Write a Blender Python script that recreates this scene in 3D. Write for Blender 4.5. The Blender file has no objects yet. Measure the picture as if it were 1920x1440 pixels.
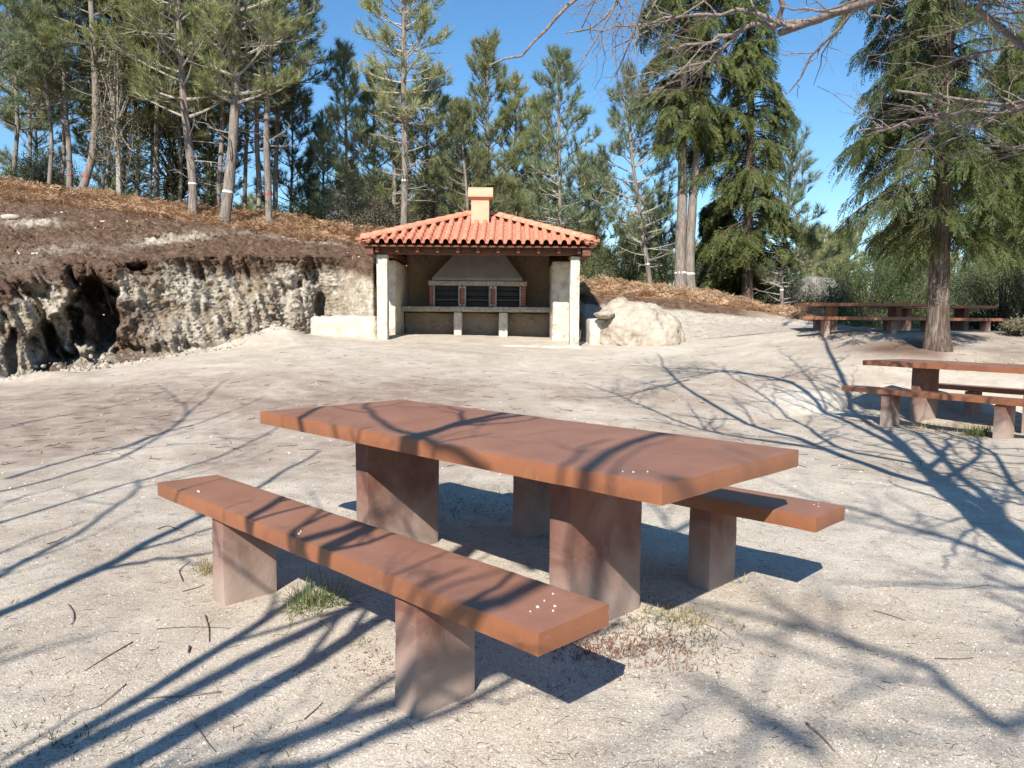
import bpy, math, random
import numpy as np
from mathutils import Vector, Matrix
R = math.radians
scene = bpy.context.scene
COL = scene.collection

# ------------------------------------------------------------------ camera, sky, sun, exposure
CAM_H, PITCH, ROLL, FPX = 1.258, 0.081, 0.008, 1440.0
F = np.array([0, math.cos(PITCH), -math.sin(PITCH)])
R0 = np.array([1.0, 0, 0]); U0 = np.cross(R0, F)
RR = R0 * math.cos(ROLL) + U0 * math.sin(ROLL)
UU = -R0 * math.sin(ROLL) + U0 * math.cos(ROLL)
CAMP = np.array([0, 0, CAM_H])
cd = bpy.data.cameras.new('camera'); cam = bpy.data.objects.new('camera', cd); COL.objects.link(cam)
cd.sensor_fit = 'HORIZONTAL'; cd.sensor_width = 36; cd.lens = 36 * FPX / 1920
cd.clip_start = 0.05; cd.clip_end = 5000
cam.matrix_world = Matrix(((RR[0], UU[0], -F[0], 0), (RR[1], UU[1], -F[1], 0), (RR[2], UU[2], -F[2], CAM_H), (0, 0, 0, 1)))
scene.camera = cam

SUN_AZ, SUN_EL = 0.24, 0.640          # azimuth of travel (from +y towards +x), elevation
world = bpy.data.worlds.new('World'); scene.world = world; world.use_nodes = True
wn = world.node_tree; bg = wn.nodes['Background']
sky = wn.nodes.new('ShaderNodeTexSky'); sky.sky_type = 'NISHITA'; sky.sun_disc = False
sky.sun_elevation = SUN_EL
sky.sun_rotation = math.pi + SUN_AZ
sky.altitude = 1200; sky.air_density = 1.15; sky.dust_density = 0.0; sky.ozone_density = 3.0
hs = wn.nodes.new('ShaderNodeHueSaturation'); hs.inputs['Saturation'].default_value = 1.2; hs.inputs['Hue'].default_value = .497
wn.links.new(sky.outputs[0], hs.inputs['Color']); wn.links.new(hs.outputs[0], bg.inputs[0]); bg.inputs[1].default_value = 0.102
sl = bpy.data.lights.new('sun', 'SUN'); sl.energy = 5.0; sl.angle = R(0.5); sl.color = (1.0, 0.935, 0.83)
so = bpy.data.objects.new('sun', sl); COL.objects.link(so)
SD = Vector((math.sin(SUN_AZ) * math.cos(SUN_EL), math.cos(SUN_AZ) * math.cos(SUN_EL), -math.sin(SUN_EL)))
so.rotation_euler = SD.to_track_quat('-Z', 'Y').to_euler(); so.location = (-3, -8, 12)
scene.view_settings.view_transform = 'Standard'; scene.view_settings.look = 'None'
scene.view_settings.exposure = 0.72; scene.view_settings.gamma = 1
scene.cycles.max_bounces = 5; scene.cycles.diffuse_bounces = 2; scene.cycles.transparent_max_bounces = 6

# ------------------------------------------------------------------ helpers
def inv(px, py, Y):
    """world point seen at photo pixel px,py at distance Y ahead of the camera"""
    d = F + RR * ((px - 960) / FPX) + UU * ((720 - py) / FPX)
    return CAMP + d * (Y / d[1])
def zf(px, py, Y): return inv(px, py, Y)[2]
def xf(px, Y): return (px - 960) / FPX * Y

def hash3(ix, iy, iz, s):
    h = (ix * 374761393 + iy * 668265263 + iz * 2147483647 + s * 974634777) & 0xFFFFFFFF
    h = ((h ^ (h >> 13)) * 1274126177) & 0xFFFFFFFF
    h = h ^ (h >> 16)
    return (h & 0xFFFF) / 32767.5 - 1.0
def noise3(p, s=0):
    p = np.asarray(p, float); i = np.floor(p).astype(np.int64); f = p - i; f = f * f * (3 - 2 * f)
    out = 0
    for dx in (0, 1):
        wx = f[..., 0] if dx else 1 - f[..., 0]
        for dy in (0, 1):
            wy = f[..., 1] if dy else 1 - f[..., 1]
            for dz in (0, 1):
                wz = f[..., 2] if dz else 1 - f[..., 2]
                out = out + wx * wy * wz * hash3(i[..., 0] + dx, i[..., 1] + dy, i[..., 2] + dz, s)
    return out
def fbm(p, octv=4, s=0, gain=.5, ridge=False):
    p = np.asarray(p, float); a = 1; o = 0; t = 0
    for k in range(octv):
        n = noise3(p * 2.03 ** k + 17.3 * k, s + k)
        if ridge: n = 1 - 2 * np.abs(n)
        o = o + a * n; t += a; a *= gain
    return o / t

def link(o, parent=None):
    COL.objects.link(o)
    if parent is not None: o.parent = parent
    return o
def tag(o, label=None, cat=None, group=None, kind=None):
    if label: o['label'] = label
    if cat: o['category'] = cat
    if group: o['group'] = group
    if kind: o['kind'] = kind
    return o
def empty(name, loc, rz=0, label=None, cat=None, group=None):
    o = bpy.data.objects.new(name, None); COL.objects.link(o)
    o.location = loc; o.rotation_euler = (0, 0, rz); o.empty_display_size = .2
    return tag(o, label, cat, group)

class MB:
    """collects vertices and faces (arrays of same-size polygons), one object"""
    def __init__(s): s.V = []; s.Fc = []; s.n = 0; s.mi = []
    def add(s, V, Fa, mi=0):
        V = np.asarray(V, float).reshape(-1, 3)
        for fa in (Fa if isinstance(Fa, list) and len(Fa) and isinstance(Fa[0], np.ndarray) else [np.asarray(Fa)]):
            if len(fa): s.Fc.append(np.asarray(fa) + s.n); s.mi.append(mi)
        s.V.append(V); s.n += len(V)
    def tubes(s, P, Rd, sides=5, mi=0, cap=False):
        P = np.asarray(P, float); Rd = np.asarray(Rd, float)
        if P.ndim == 2: P = P[None]; Rd = Rd[None]
        B, N, _ = P.shape
        if B == 0: return
        T = np.gradient(P, axis=1); T /= np.linalg.norm(T, axis=2, keepdims=True) + 1e-9
        m = T.mean(1); ref = np.where((np.abs(m[:, 2]) > .8 * np.linalg.norm(m, axis=1))[:, None], [[1., .13, 0]], [[0.05, .02, 1.]])[:, None, :]
        A = np.cross(T, np.broadcast_to(ref, T.shape)); A /= np.linalg.norm(A, axis=2, keepdims=True) + 1e-9
        Bn = np.cross(T, A)
        th = np.arange(sides) / sides * 2 * math.pi
        V = P[:, :, None] + Rd[:, :, None, None] * (A[:, :, None] * np.cos(th)[None, None, :, None] + Bn[:, :, None] * np.sin(th)[None, None, :, None])
        idx = np.arange(B * N * sides).reshape(B, N, sides); nx = np.roll(idx, -1, axis=2)
        q = np.stack([idx[:, :-1], nx[:, :-1], nx[:, 1:], idx[:, 1:]], -1).reshape(-1, 4)
        fs = [q]
        if cap: fs.append(idx[:, -1][:, :].copy()); fs.append(idx[:, 0][:, ::-1].copy())
        s.add(V.reshape(-1, 3), fs, mi)
    def box(s, lo, hi, mi=0, M=None):
        x0, y0, z0 = lo; x1, y1, z1 = hi
        V = np.array([(x0, y0, z0), (x1, y0, z0), (x1, y1, z0), (x0, y1, z0), (x0, y0, z1), (x1, y0, z1), (x1, y1, z1), (x0, y1, z1)], float)
        if M is not None: V = np.array([M @ Vector(v) for v in V])
        s.add(V, np.array([(0, 3, 2, 1), (4, 5, 6, 7), (0, 1, 5, 4), (1, 2, 6, 5), (2, 3, 7, 6), (3, 0, 4, 7)]), mi)
    def build(s, name, mats, parent=None, smooth=False, world_origin=None):
        me = bpy.data.meshes.new(name)
        V = np.concatenate(s.V)
        if world_origin is not None: V = V - np.asarray(world_origin)
        me.vertices.add(len(V)); me.vertices.foreach_set('co', V.astype(np.float32).ravel())
        tot = np.concatenate([np.full(len(f), f.shape[1]) for f in s.Fc]); li = np.concatenate([f.ravel() for f in s.Fc])
        me.loops.add(len(li)); me.loops.foreach_set('vertex_index', li.astype(np.int32))
        me.polygons.add(len(tot)); st = np.concatenate([[0], np.cumsum(tot)[:-1]])
        me.polygons.foreach_set('loop_start', st.astype(np.int32)); me.polygons.foreach_set('loop_total', tot.astype(np.int32))
        mi = np.concatenate([np.full(len(f), m) for f, m in zip(s.Fc, s.mi)])
        me.polygons.foreach_set('material_index', mi.astype(np.int32))
        me.polygons.foreach_set('use_smooth', np.full(len(tot), smooth))
        me.update(calc_edges=True)
        for m in (mats if isinstance(mats, (list, tuple)) else [mats]): me.materials.append(m)
        o = bpy.data.objects.new(name, me)
        return link(o, parent)
def bevel(o, w=.01, seg=2, angle=40):
    m = o.modifiers.new('bevel', 'BEVEL'); m.width = w; m.segments = seg; m.limit_method = 'ANGLE'; m.angle_limit = R(angle); m.harden_normals = False
    return o
def rough_box(lo, hi, res, amp, seed, M=None):
    """a stone block: a subdivided box pushed in and out by noise; returns V, F"""
    lo = np.array(lo, float); hi = np.array(hi, float); n = np.maximum(2, np.ceil((hi - lo) / res).astype(int) + 1)
    Vs = []; Fs = []; c = 0
    for ax in range(3):
        u, v = [(1, 2), (2, 0), (0, 1)][ax]
        for side in (0, 1):
            a, b = np.meshgrid(np.linspace(lo[u], hi[u], n[u]), np.linspace(lo[v], hi[v], n[v]), indexing='ij')
            P = np.zeros(a.shape + (3,)); P[..., u] = a; P[..., v] = b; P[..., ax] = (lo, hi)[side][ax]
            idx = np.arange(a.size).reshape(a.shape) + c; c += a.size
            q = np.stack([idx[:-1, :-1], idx[1:, :-1], idx[1:, 1:], idx[:-1, 1:]], -1).reshape(-1, 4)
            Fs.append(q if side else q[:, ::-1]); Vs.append(P.reshape(-1, 3))
    V = np.concatenate(Vs); Fa = np.concatenate(Fs)
    ctr = (lo + hi) / 2; half = (hi - lo) / 2
    q = (V - ctr) / half; e = np.sort(np.abs(q) * half - half, axis=1)   # distances from faces
    e1 = -e[:, 1]                                                     # distance to nearest edge
    rnd = np.clip(1 - e1 / (amp * 3 + 1e-6), 0, 1) ** 2 * amp * 1.1
    dirn = np.stack([noise3(V * 2.5 / max(.2, half.max()) + 5, seed), noise3(V * 3 + 9, seed + 1), noise3(V * 3 + 2, seed + 2)], -1)
    V2 = V + dirn * amp * .8
    for k, f_ in enumerate((6, 17, 40)): V2 = V2 + np.stack([noise3(V * f_ + 3 * j, seed + 5 * k + j) for j in range(3)], -1) * amp * .55 / (k + 1)
    V2 = V2 - np.sign(q) * rnd[:, None]
    if M is not None: V2 = np.array([M @ Vector(v) for v in V2])
    return V2, Fa

# ------------------------------------------------------------------ materials
def newmat(name, rough=.8, spec=.3):
    m = bpy.data.materials.new(name); m.use_nodes = True; nt = m.node_tree; b = nt.nodes['Principled BSDF']
    b.inputs['Roughness'].default_value = rough; b.inputs['Specular IOR Level'].default_value = spec
    return m, nt, b
def nd(nt, t, **kw):
    n = nt.nodes.new(t)
    for k, v in kw.items():
        if k.startswith('i_'): n.inputs[k[2:].replace('_', ' ')].default_value = v
        else: setattr(n, k, v)
    return n
def ramp(nt, fac, stops):
    r = nt.nodes.new('ShaderNodeValToRGB'); e = r.color_ramp.elements
    while len(e) < len(stops): e.new(.5)
    for k, (p, c) in enumerate(stops):
        e[k].position = p; e[k].color = tuple(c) + (1,) if len(c) == 3 else c
    nt.links.new(fac, r.inputs[0]); return r.outputs[0]
def nz(nt, scale, detail=4, rough=.55, vec=None, dist=0, w=None):
    n = nt.nodes.new('ShaderNodeTexNoise'); n.inputs['Scale'].default_value = scale; n.inputs['Detail'].default_value = detail
    n.inputs['Roughness'].default_value = rough; n.inputs['Distortion'].default_value = dist
    if vec is not None: nt.links.new(vec, n.inputs['Vector'])
    return n.outputs['Fac']
def mix(nt, fac, a, b, mode='MIX'):
    m = nt.nodes.new('ShaderNodeMix'); m.data_type = 'RGBA'; m.blend_type = mode
    for sck, v in ((m.inputs[0], fac), (m.inputs[6], a), (m.inputs[7], b)):
        if isinstance(v, bpy.types.NodeSocket): nt.links.new(v, sck)
        elif isinstance(v, (int, float)): sck.default_value = v
        else: sck.default_value = tuple(v) + (1,)
    return m.outputs[2]
def math_(nt, op, a, b=0.0):
    m = nt.nodes.new('ShaderNodeMath'); m.operation = op
    for k, v in enumerate((a, b)):
        if isinstance(v, bpy.types.NodeSocket): nt.links.new(v, m.inputs[k])
        else: m.inputs[k].default_value = v
    return m.outputs[0]
def coords(nt, kind='Object', scale=None):
    t = nt.nodes.new('ShaderNodeTexCoord').outputs[kind]
    if scale:
        mp = nt.nodes.new('ShaderNodeMapping'); mp.inputs['Scale'].default_value = scale; nt.links.new(t, mp.inputs[0]); return mp.outputs[0]
    return t
def bump(nt, b, h, strength=.3, dist=.02):
    n = nt.nodes.new('ShaderNodeBump'); n.inputs['Strength'].default_value = strength; n.inputs['Distance'].default_value = dist
    nt.links.new(h, n.inputs['Height'])
    prev = b.inputs['Normal'].links[0].from_socket if b.inputs['Normal'].is_linked else None
    if prev: nt.links.new(prev, n.inputs['Normal'])
    nt.links.new(n.outputs[0], b.inputs['Normal'])
def simple(name, stops, scale=5, rough=.8, bs=.2, bscale=30, bd=.01, spec=.3, detail=5, vscale=None):
    m, nt, b = newmat(name, rough, spec); v = coords(nt, 'Object', vscale)
    nt.links.new(ramp(nt, nz(nt, scale, detail, .6, v), stops), b.inputs['Base Color'])
    if bs: bump(nt, b, nz(nt, bscale, 4, .6, v), bs, bd)
    return m
M = {}
# sandy granite-grit ground
def ground_mat():
    m, nt, b = newmat('sandy_ground', .95, .15); v = coords(nt)
    at = nd(nt, 'ShaderNodeAttribute', attribute_name='zone'); sep = nt.nodes.new('ShaderNodeSeparateColor'); nt.links.new(at.outputs['Color'], sep.inputs[0])
    big = nz(nt, .55, 6, .62, v, 1.2); mid = nz(nt, 3.2, 7, .66, v, .4); fine = nz(nt, 42, 4, .7, v); grit = nz(nt, 160, 3, .75, v)
    base = ramp(nt, big, [(.3, (.42, .36, .29)), (.47, (.53, .465, .385)), (.62, (.61, .545, .46)), (.8, (.50, .44, .365))])
    base = mix(nt, ramp(nt, mid, [(.40, (0, 0, 0)), (.75, (.75, .75, .75))]), base, (.37, .305, .245))
    brown = mix(nt, ramp(nt, mid, [(.35, (0, 0, 0)), (.65, (1, 1, 1))]), (.42, .345, .285), (.25, .185, .145))
    bm = math_(nt, 'MULTIPLY', sep.outputs[0], 1.0)
    base = mix(nt, bm, base, brown)
    soil = mix(nt, mid, (.115, .07, .052), (.22, .145, .11))
    base = mix(nt, sep.outputs[1], base, soil)
    white = mix(nt, mid, (.74, .70, .63), (.60, .545, .47))
    base = mix(nt, sep.outputs[2], base, white)
    sp = ramp(nt, fine, [(.32, (.58, .56, .53)), (.46, (1, 1, 1)), (.68, (1.0, 1.0, 1.0)), (.78, (1.15, 1.14, 1.12))])
    base = mix(nt, .8, base, sp, 'MULTIPLY')
    vo = nd(nt, 'ShaderNodeTexVoronoi', i_Scale=75.0); nt.links.new(v, vo.inputs['Vector'])
    gc = ramp(nt, grit, [(.36, (.36, .34, .32)), (.49, (.98, .98, .98)), (.66, (1.22, 1.22, 1.22))])
    base = mix(nt, .75, base, gc, 'MULTIPLY')
    nt.links.new(base, b.inputs['Base Color'])
    bump(nt, b, nz(nt, 4, 4, .55, v), .30, .05)
    bump(nt, b, vo.outputs['Distance'], .22, .006)
    bump(nt, b, nz(nt, 130, 4, .75, v), .5, .006)
    return m
M['ground'] = ground_mat()
def hill_mat():
    m, nt, b = newmat('hillside_earth', .95, .12); v = coords(nt)
    at = nd(nt, 'ShaderNodeAttribute', attribute_name='zone'); sep = nt.nodes.new('ShaderNodeSeparateColor'); nt.links.new(at.outputs['Color'], sep.inputs[0])
    n1 = nz(nt, 1.6, 8, .68, v, .6); n2 = nz(nt, 7, 8, .7, v, .5); n3 = nz(nt, 28, 6, .7, v)
    soil = ramp(nt, n2, [(.3, (.065, .038, .026)), (.5, (.155, .098, .068)), (.66, (.26, .18, .13)), (.8, (.38, .31, .24))])
    soil = mix(nt, ramp(nt, n3, [(.62, (0, 0, 0)), (.74, (.8, .8, .8))]), soil, (.34, .28, .23))
    rock = ramp(nt, n2, [(.28, (.13, .09, .055)), (.40, (.36, .30, .23)), (.52, (.60, .545, .46)), (.7, (.72, .67, .59))])
    stain = ramp(nt, n1, [(.40, (.85, .85, .85)), (.55, (0, 0, 0))])
    rock = mix(nt, stain, rock, mix(nt, n3, (.25, .165, .09), (.42, .36, .28)))
    grey = ramp(nt, nz(nt, 1.1, 5, .6, v), [(.58, (0, 0, 0)), (.72, (.6, .6, .6))])
    rock = mix(nt, grey, rock, (.42, .40, .37))
    fern = ramp(nt, n3, [(.3, (.16, .09, .04)), (.5, (.36, .21, .10)), (.7, (.52, .34, .18))])
    c = mix(nt, sep.outputs[0], rock, soil)
    c = mix(nt, sep.outputs[1], c, fern)
    grd = mix(nt, ramp(nt, n2, [(.4, (0, 0, 0)), (.7, (1, 1, 1))]), (.62, .56, .485), (.44, .375, .31))
    c = mix(nt, sep.outputs[2], c, grd)
    nt.links.new(c, b.inputs['Base Color'])
    vk = nd(nt, 'ShaderNodeTexVoronoi', feature='DISTANCE_TO_EDGE', i_Scale=4.5); nt.links.new(coords(nt, 'Object', (1, 1, .45)), vk.inputs['Vector']); bump(nt, b, math_(nt, 'MINIMUM', vk.outputs['Distance'], .12), .5, .25)
    bump(nt, b, nz(nt, 5, 8, .72, v), .9, .14); bump(nt, b, n3, .8, .035)
    return m
M['hill'] = hill_mat()
def paint_top():
    m, nt, b = newmat('red_brown_painted_concrete', .5, .5); v = coords(nt)
    n = nz(nt, 3, 6, .6, v); n2 = nz(nt, 60, 3, .7, v)
    c = ramp(nt, n, [(.3, (.22, .085, .042)), (.55, (.27, .105, .050)), (.75, (.31, .13, .068))])
    vo = nd(nt, 'ShaderNodeTexVoronoi', i_Scale=38.0, i_Randomness=1.0); nt.links.new(v, vo.inputs['Vector'])
    sp = ramp(nt, vo.outputs['Distance'], [(.045, (1, 1, 1)), (.085, (0, 0, 0))])
    spm = math_(nt, 'MULTIPLY', sp, ramp(nt, nz(nt, 7, 3, .6, v), [(.55, (0, 0, 0)), (.64, (.8, .8, .8))]))
    c = mix(nt, spm, c, (.60, .45, .38))
    stn = ramp(nt, nz(nt, 1.7, 8, .72, v, 1.5), [(.50, (0, 0, 0)), (.60, (.45, .45, .45)), (.64, (.1, .1, .1))])
    c = mix(nt, stn, c, (.17, .075, .04))
    wr = ramp(nt, nz(nt, 26, 6, .75, v), [(.60, (0, 0, 0)), (.72, (.5, .5, .5))])
    c = mix(nt, wr, c, (.40, .235, .17))
    sc_ = ramp(nt, nz(nt, 5, 4, .65, coords(nt, 'Object', (1, 5, 1))), [(.64, (0, 0, 0)), (.8, (.4, .4, .4))])
    c = mix(nt, sc_, c, (.42, .25, .19))
    ge = nt.nodes.new('ShaderNodeNewGeometry'); sx = nt.nodes.new('ShaderNodeSeparateXYZ'); nt.links.new(ge.outputs['True Normal'], sx.inputs[0])
    up = ramp(nt, sx.outputs[2], [(.7, (0, 0, 0)), (.95, (1, 1, 1))])  # upward faces get a dusty paler tone: the sky's sheen put into the colour
    c = mix(nt, math_(nt, 'MULTIPLY', up, math_(nt, 'ADD', math_(nt, 'MULTIPLY', n2, .30), math_(nt, 'MULTIPLY', n, .42))), c, (.34, .205, .165))
    nt.links.new(c, b.inputs['Base Color'])
    nt.links.new(ramp(nt, n, [(.3, (.36, .36, .36)), (.7, (.55, .55, .55))]), b.inputs['Roughness'])
    pv = nd(nt, 'ShaderNodeTexVoronoi', i_Scale=55.0); nt.links.new(v, pv.inputs['Vector']); pr_ = ramp(nt, pv.outputs['Distance'], [(.06, (0, 0, 0)), (.16, (1, 1, 1))])
    bump(nt, b, pr_, .35, .003); bump(nt, b, n2, .22, .004); bump(nt, b, nz(nt, 9, 4, .6, v), .16, .012)
    return m
M['paint'] = paint_top()
def paint_leg():
    m, nt, b = newmat('faded_red_concrete', .8, .25); v = coords(nt)
    n = nz(nt, 4, 6, .62, v, .5); n2 = nz(nt, 70, 4, .7, v)
    sp = nt.nodes.new('ShaderNodeSeparateXYZ'); nt.links.new(v, sp.inputs[0])
    c = ramp(nt, n, [(.3, (.15, .066, .048)), (.52, (.205, .105, .082)), (.72, (.25, .155, .13))])
    # cement dust splashed up from the ground
    low = math_(nt, 'SUBTRACT', math_(nt, 'MULTIPLY', n, .55), sp.outputs[2])
    dust = ramp(nt, math_(nt, 'ADD', low, .12), [(.0, (0, 0, 0)), (.42, (.85, .85, .85))])
    c = mix(nt, dust, c, (.36, .285, .24))
    c = mix(nt, ramp(nt, n2, [(.6, (0, 0, 0)), (.78, (.4, .4, .4))]), c, (.42, .34, .29))
    nt.links.new(c, b.inputs['Base Color']); bump(nt, b, n2, .35, .006); bump(nt, b, n, .2, .02)
    return m
M['leg'] = paint_leg()
M['dropping'] = simple('white_dropping', [(.3, (.55, .53, .48)), (.7, (.66, .64, .6))], bs=0)
M['granite'] = simple('pale_granite', [(.3, (.34, .29, .225)), (.48, (.54, .485, .405)), (.7, (.64, .585, .50))], 7, .9, .8, 30, .02, .2, 8)
M['granite_dark'] = simple('speckled_granite', [(.36, (.14, .12, .095)), (.5, (.34, .30, .245)), (.62, (.52, .475, .40))], 42, .85, .5, 60, .012, .25, 6)
def mason():
    m, nt, b = newmat('rough_stone_masonry', .92, .2); v = coords(nt)
    vo = nd(nt, 'ShaderNodeTexVoronoi', feature='DISTANCE_TO_EDGE', i_Scale=2.6); dv = nt.nodes.new('ShaderNodeVectorMath'); dv.operation = 'ADD'
    nn = nt.nodes.new('ShaderNodeTexNoise'); nn.inputs['Scale'].default_value = 3; nt.links.new(v, nn.inputs['Vector'])
    sc_ = nt.nodes.new('ShaderNodeVectorMath'); sc_.operation = 'SCALE'; sc_.inputs['Scale'].default_value = .25; nt.links.new(nn.outputs['Color'], sc_.inputs[0])
    nt.links.new(v, dv.inputs[0]); nt.links.new(sc_.outputs[0], dv.inputs[1]); nt.links.new(dv.outputs[0], vo.inputs['Vector'])
    vc = nd(nt, 'ShaderNodeTexVoronoi', i_Scale=2.6); nt.links.new(dv.outputs[0], vc.inputs['Vector'])
    st = ramp(nt, nz(nt, 12, 6, .65, v), [(.3, (.12, .085, .055)), (.5, (.23, .17, .115)), (.7, (.34, .275, .205))])
    s2 = nt.nodes.new('ShaderNodeSeparateColor'); nt.links.new(vc.outputs['Color'], s2.inputs[0])
    st = mix(nt, math_(nt, 'MULTIPLY', s2.outputs[0], .5), st, (.40, .25, .13))
    mort = ramp(nt, vo.outputs['Distance'], [(.05, (1, 1, 1)), (.16, (0, 0, 0))])
    c = mix(nt, mort, st, (.25, .20, .15)); nt.links.new(c, b.inputs['Base Color'])
    bump(nt, b, vo.outputs['Distance'], .5, .08); bump(nt, b, nz(nt, 20, 5, .65, v), .5, .02)
    return m
M['masonry'] = mason()
M['render'] = simple('cement_render', [(.3, (.19, .182, .172)), (.7, (.25, .24, .23))], 4, .85, .15, 30, .01, .2)
M['whitewall'] = simple('pale_sandy_render', [(.3, (.40, .34, .27)), (.5, (.54, .475, .39)), (.7, (.63, .57, .48))], 4, .95, .9, 18, .03, .1, 8)
def tilem():
    m, nt, b = newmat('terracotta_tile', .75, .25); v = coords(nt)
    c = ramp(nt, nz(nt, 6, 6, .6, v), [(.3, (.50, .20, .125)), (.5, (.59, .26, .17)), (.72, (.66, .35, .25))])
    c = mix(nt, ramp(nt, nz(nt, 1.3, 4, .6, v), [(.45, (0, 0, 0)), (.7, (.3, .3, .3))]), c, (.55, .25, .16))
    nt.links.new(c, b.inputs['Base Color']); bump(nt, b, nz(nt, 40, 4, .6, v), .2, .01); return m
M['tile'] = tilem()
M['chimney'] = simple('salmon_clay', [(.3, (.60, .30, .19)), (.7, (.68, .37, .25))], 5, .7, .1, 30, .01, .3)
M['wood'] = simple('dark_stained_wood', [(.3, (.05, .022, .014)), (.5, (.11, .045, .026)), (.7, (.19, .075, .04))], 6, .6, .4, 18, .01, .3, 6, (1, 8, 8))
M['brick'] = simple('red_brick', [(.3, (.24, .07, .05)), (.7, (.36, .12, .085))], 9, .9, .3, 60, .01, .2)
M['mortar'] = simple('mortar', [(.3, (.26, .24, .21)), (.7, (.36, .33, .29))], 9, .9, .3, 60, .01, .2)
M['black'] = simple('sooty_black_steel', [(.3, (.006, .006, .007)), (.7, (.02, .02, .022))], 9, .6, .2, 20, .01, .35)
M['steel'] = simple('grey_steel', [(.3, (.16, .15, .14)), (.7, (.28, .27, .25))], 9, .45, .1, 30, .01, .5)
M['plate'] = simple('pale_steel_bracket', [(.3, (.45, .45, .44)), (.7, (.6, .6, .58))], 9, .5, .1, 30, .01, .5)
def bark(name, a, b_, c_, sc=(9, 9, 1.6), bs=.9):
    m, nt, b = newmat(name, .95, .1); v = coords(nt, 'Object', sc)
    n = nz(nt, 2.2, 7, .68, v, .4)
    c = ramp(nt, n, [(.3, a), (.5, b_), (.72, c_)])
    nt.links.new(c, b.inputs['Base Color']); bump(nt, b, n, bs, .05); return m
M['bark_pine'] = bark('pine_bark', (.10, .08, .068), (.23, .195, .17), (.35, .31, .275))
M['bark_dark'] = bark('dark_bark', (.03, .025, .02), (.07, .058, .048), (.12, .10, .085))
M['bark_cyp'] = bark('cypress_bark', (.045, .030, .023), (.12, .088, .070), (.30, .265, .23), (10, 10, 1.4))
M['limb_cyp'] = bark('cypress_limb_bark', (.05, .034, .026), (.10, .072, .056), (.17, .13, .105), (12, 12, 12), .3)
M['bark_pale'] = bark('pale_smooth_bark', (.22, .20, .17), (.36, .33, .29), (.46, .43, .38), (6, 6, 3), .4)
M['bark_twig'] = bark('bare_twig_bark', (.12, .09, .082), (.21, .17, .155), (.35, .31, .28), (14, 14, 14), .3)
M['stickbark'] = bark('weathered_stick_bark', (.05, .036, .026), (.11, .08, .06), (.19, .15, .12), (14, 14, 14), .3)
M['deadwood'] = bark('grey_dead_twig', (.24, .215, .185), (.38, .35, .31), (.5, .465, .42), (9, 9, 9), .3)
def leafmat(name, c1, c2, c3, trans=.42, rough=.55):
    m, nt, b = newmat(name, rough, .35)
    oi = nt.nodes.new('ShaderNodeObjectInfo'); v = coords(nt)
    n = nz(nt, 1.3, 3, .6, v); n2 = nz(nt, 9, 2, .6, v)
    f = math_(nt, 'ADD', math_(nt, 'MULTIPLY', n, .6), math_(nt, 'MULTIPLY', n2, .4))
    f = math_(nt, 'ADD', f, math_(nt, 'MULTIPLY', math_(nt, 'SUBTRACT', oi.outputs['Random'], .5), .22))
    c = ramp(nt, f, [(.32, c1), (.5, c2), (.66, c3)])
    nt.links.new(c, b.inputs['Base Color'])
    tr = nt.nodes.new('ShaderNodeBsdfTranslucent'); nt.links.new(c, tr.inputs[0])
    ms = nt.nodes.new('ShaderNodeMixShader'); ms.inputs[0].default_value = trans
    nt.links.new(b.outputs[0], ms.inputs[1]); nt.links.new(tr.outputs[0], ms.inputs[2])
    nt.links.new(ms.outputs[0], nt.nodes['Material Output'].inputs[0]); return m
M['needle'] = leafmat('pine_needles', (.20, .22, .085), (.30, .33, .14), (.42, .43, .21))
M['needle_blue'] = leafmat('blue_green_needles', (.16, .205, .11), (.235, .29, .155), (.32, .36, .21))
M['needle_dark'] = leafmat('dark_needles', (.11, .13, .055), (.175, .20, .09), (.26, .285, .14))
M['cyp'] = leafmat('cypress_sprays', (.06, .082, .026), (.105, .135, .042), (.185, .205, .068))
M['cyp_dark'] = leafmat('dark_cypress_sprays', (.02, .035, .016), (.032, .055, .022), (.055, .085, .03))
M['leaf'] = leafmat('shrub_leaves', (.06, .085, .03), (.105, .14, .05), (.17, .21, .085))
M['leaf_bright'] = leafmat('bright_shrub_leaves', (.09, .13, .045), (.13, .18, .07), (.19, .24, .11))
M['leaf_green'] = leafmat('fresh_green_leaves', (.06, .11, .035), (.10, .17, .05), (.17, .25, .085))
M['leaf_pale'] = leafmat('pale_dry_leaves', (.15, .135, .08), (.23, .21, .14), (.33, .31, .23))
M['leaf_grey'] = leafmat('grey_green_leaves', (.07, .085, .05), (.12, .14, .09), (.18, .20, .14))
M['fern'] = leafmat('dry_bracken', (.32, .18, .10), (.48, .31, .19), (.60, .44, .30), .3)
M['drygrass'] = leafmat('dry_grass', (.32, .26, .13), (.45, .38, .21), (.55, .48, .30), .3)
M['grass'] = leafmat('green_grass', (.10, .14, .045), (.17, .21, .075), (.33, .33, .15), .3)
M['redweed'] = leafmat('reddish_weeds', (.18, .08, .05), (.26, .14, .09), (.36, .25, .15), .2)
M['bud'] = simple('pinkish_buds', [(.3, (.42, .25, .22)), (.7, (.55, .36, .30))], 9, .8, 0)
M['red_paint'] = simple('red_paint', [(.3, (.30, .06, .05)), (.7, (.40, .09, .07))], 9, .7, 0)
M['white_paint'] = simple('white_paint', [(.3, (.68, .67, .64)), (.7, (.80, .79, .76))], 9, .7, 0)
M['boulder'] = simple('pale_boulder', [(.3, (.20, .15, .10)), (.42, (.35, .30, .245)), (.7, (.49, .435, .365))], 3, .92, .9, 12, .03, .2, 9)
M['clod'] = simple('dark_soil_clod', [(.3, (.05, .026, .018)), (.6, (.12, .068, .047)), (.8, (.2, .13, .095))], 7, .95, .5, 20, .02, .1)
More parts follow.
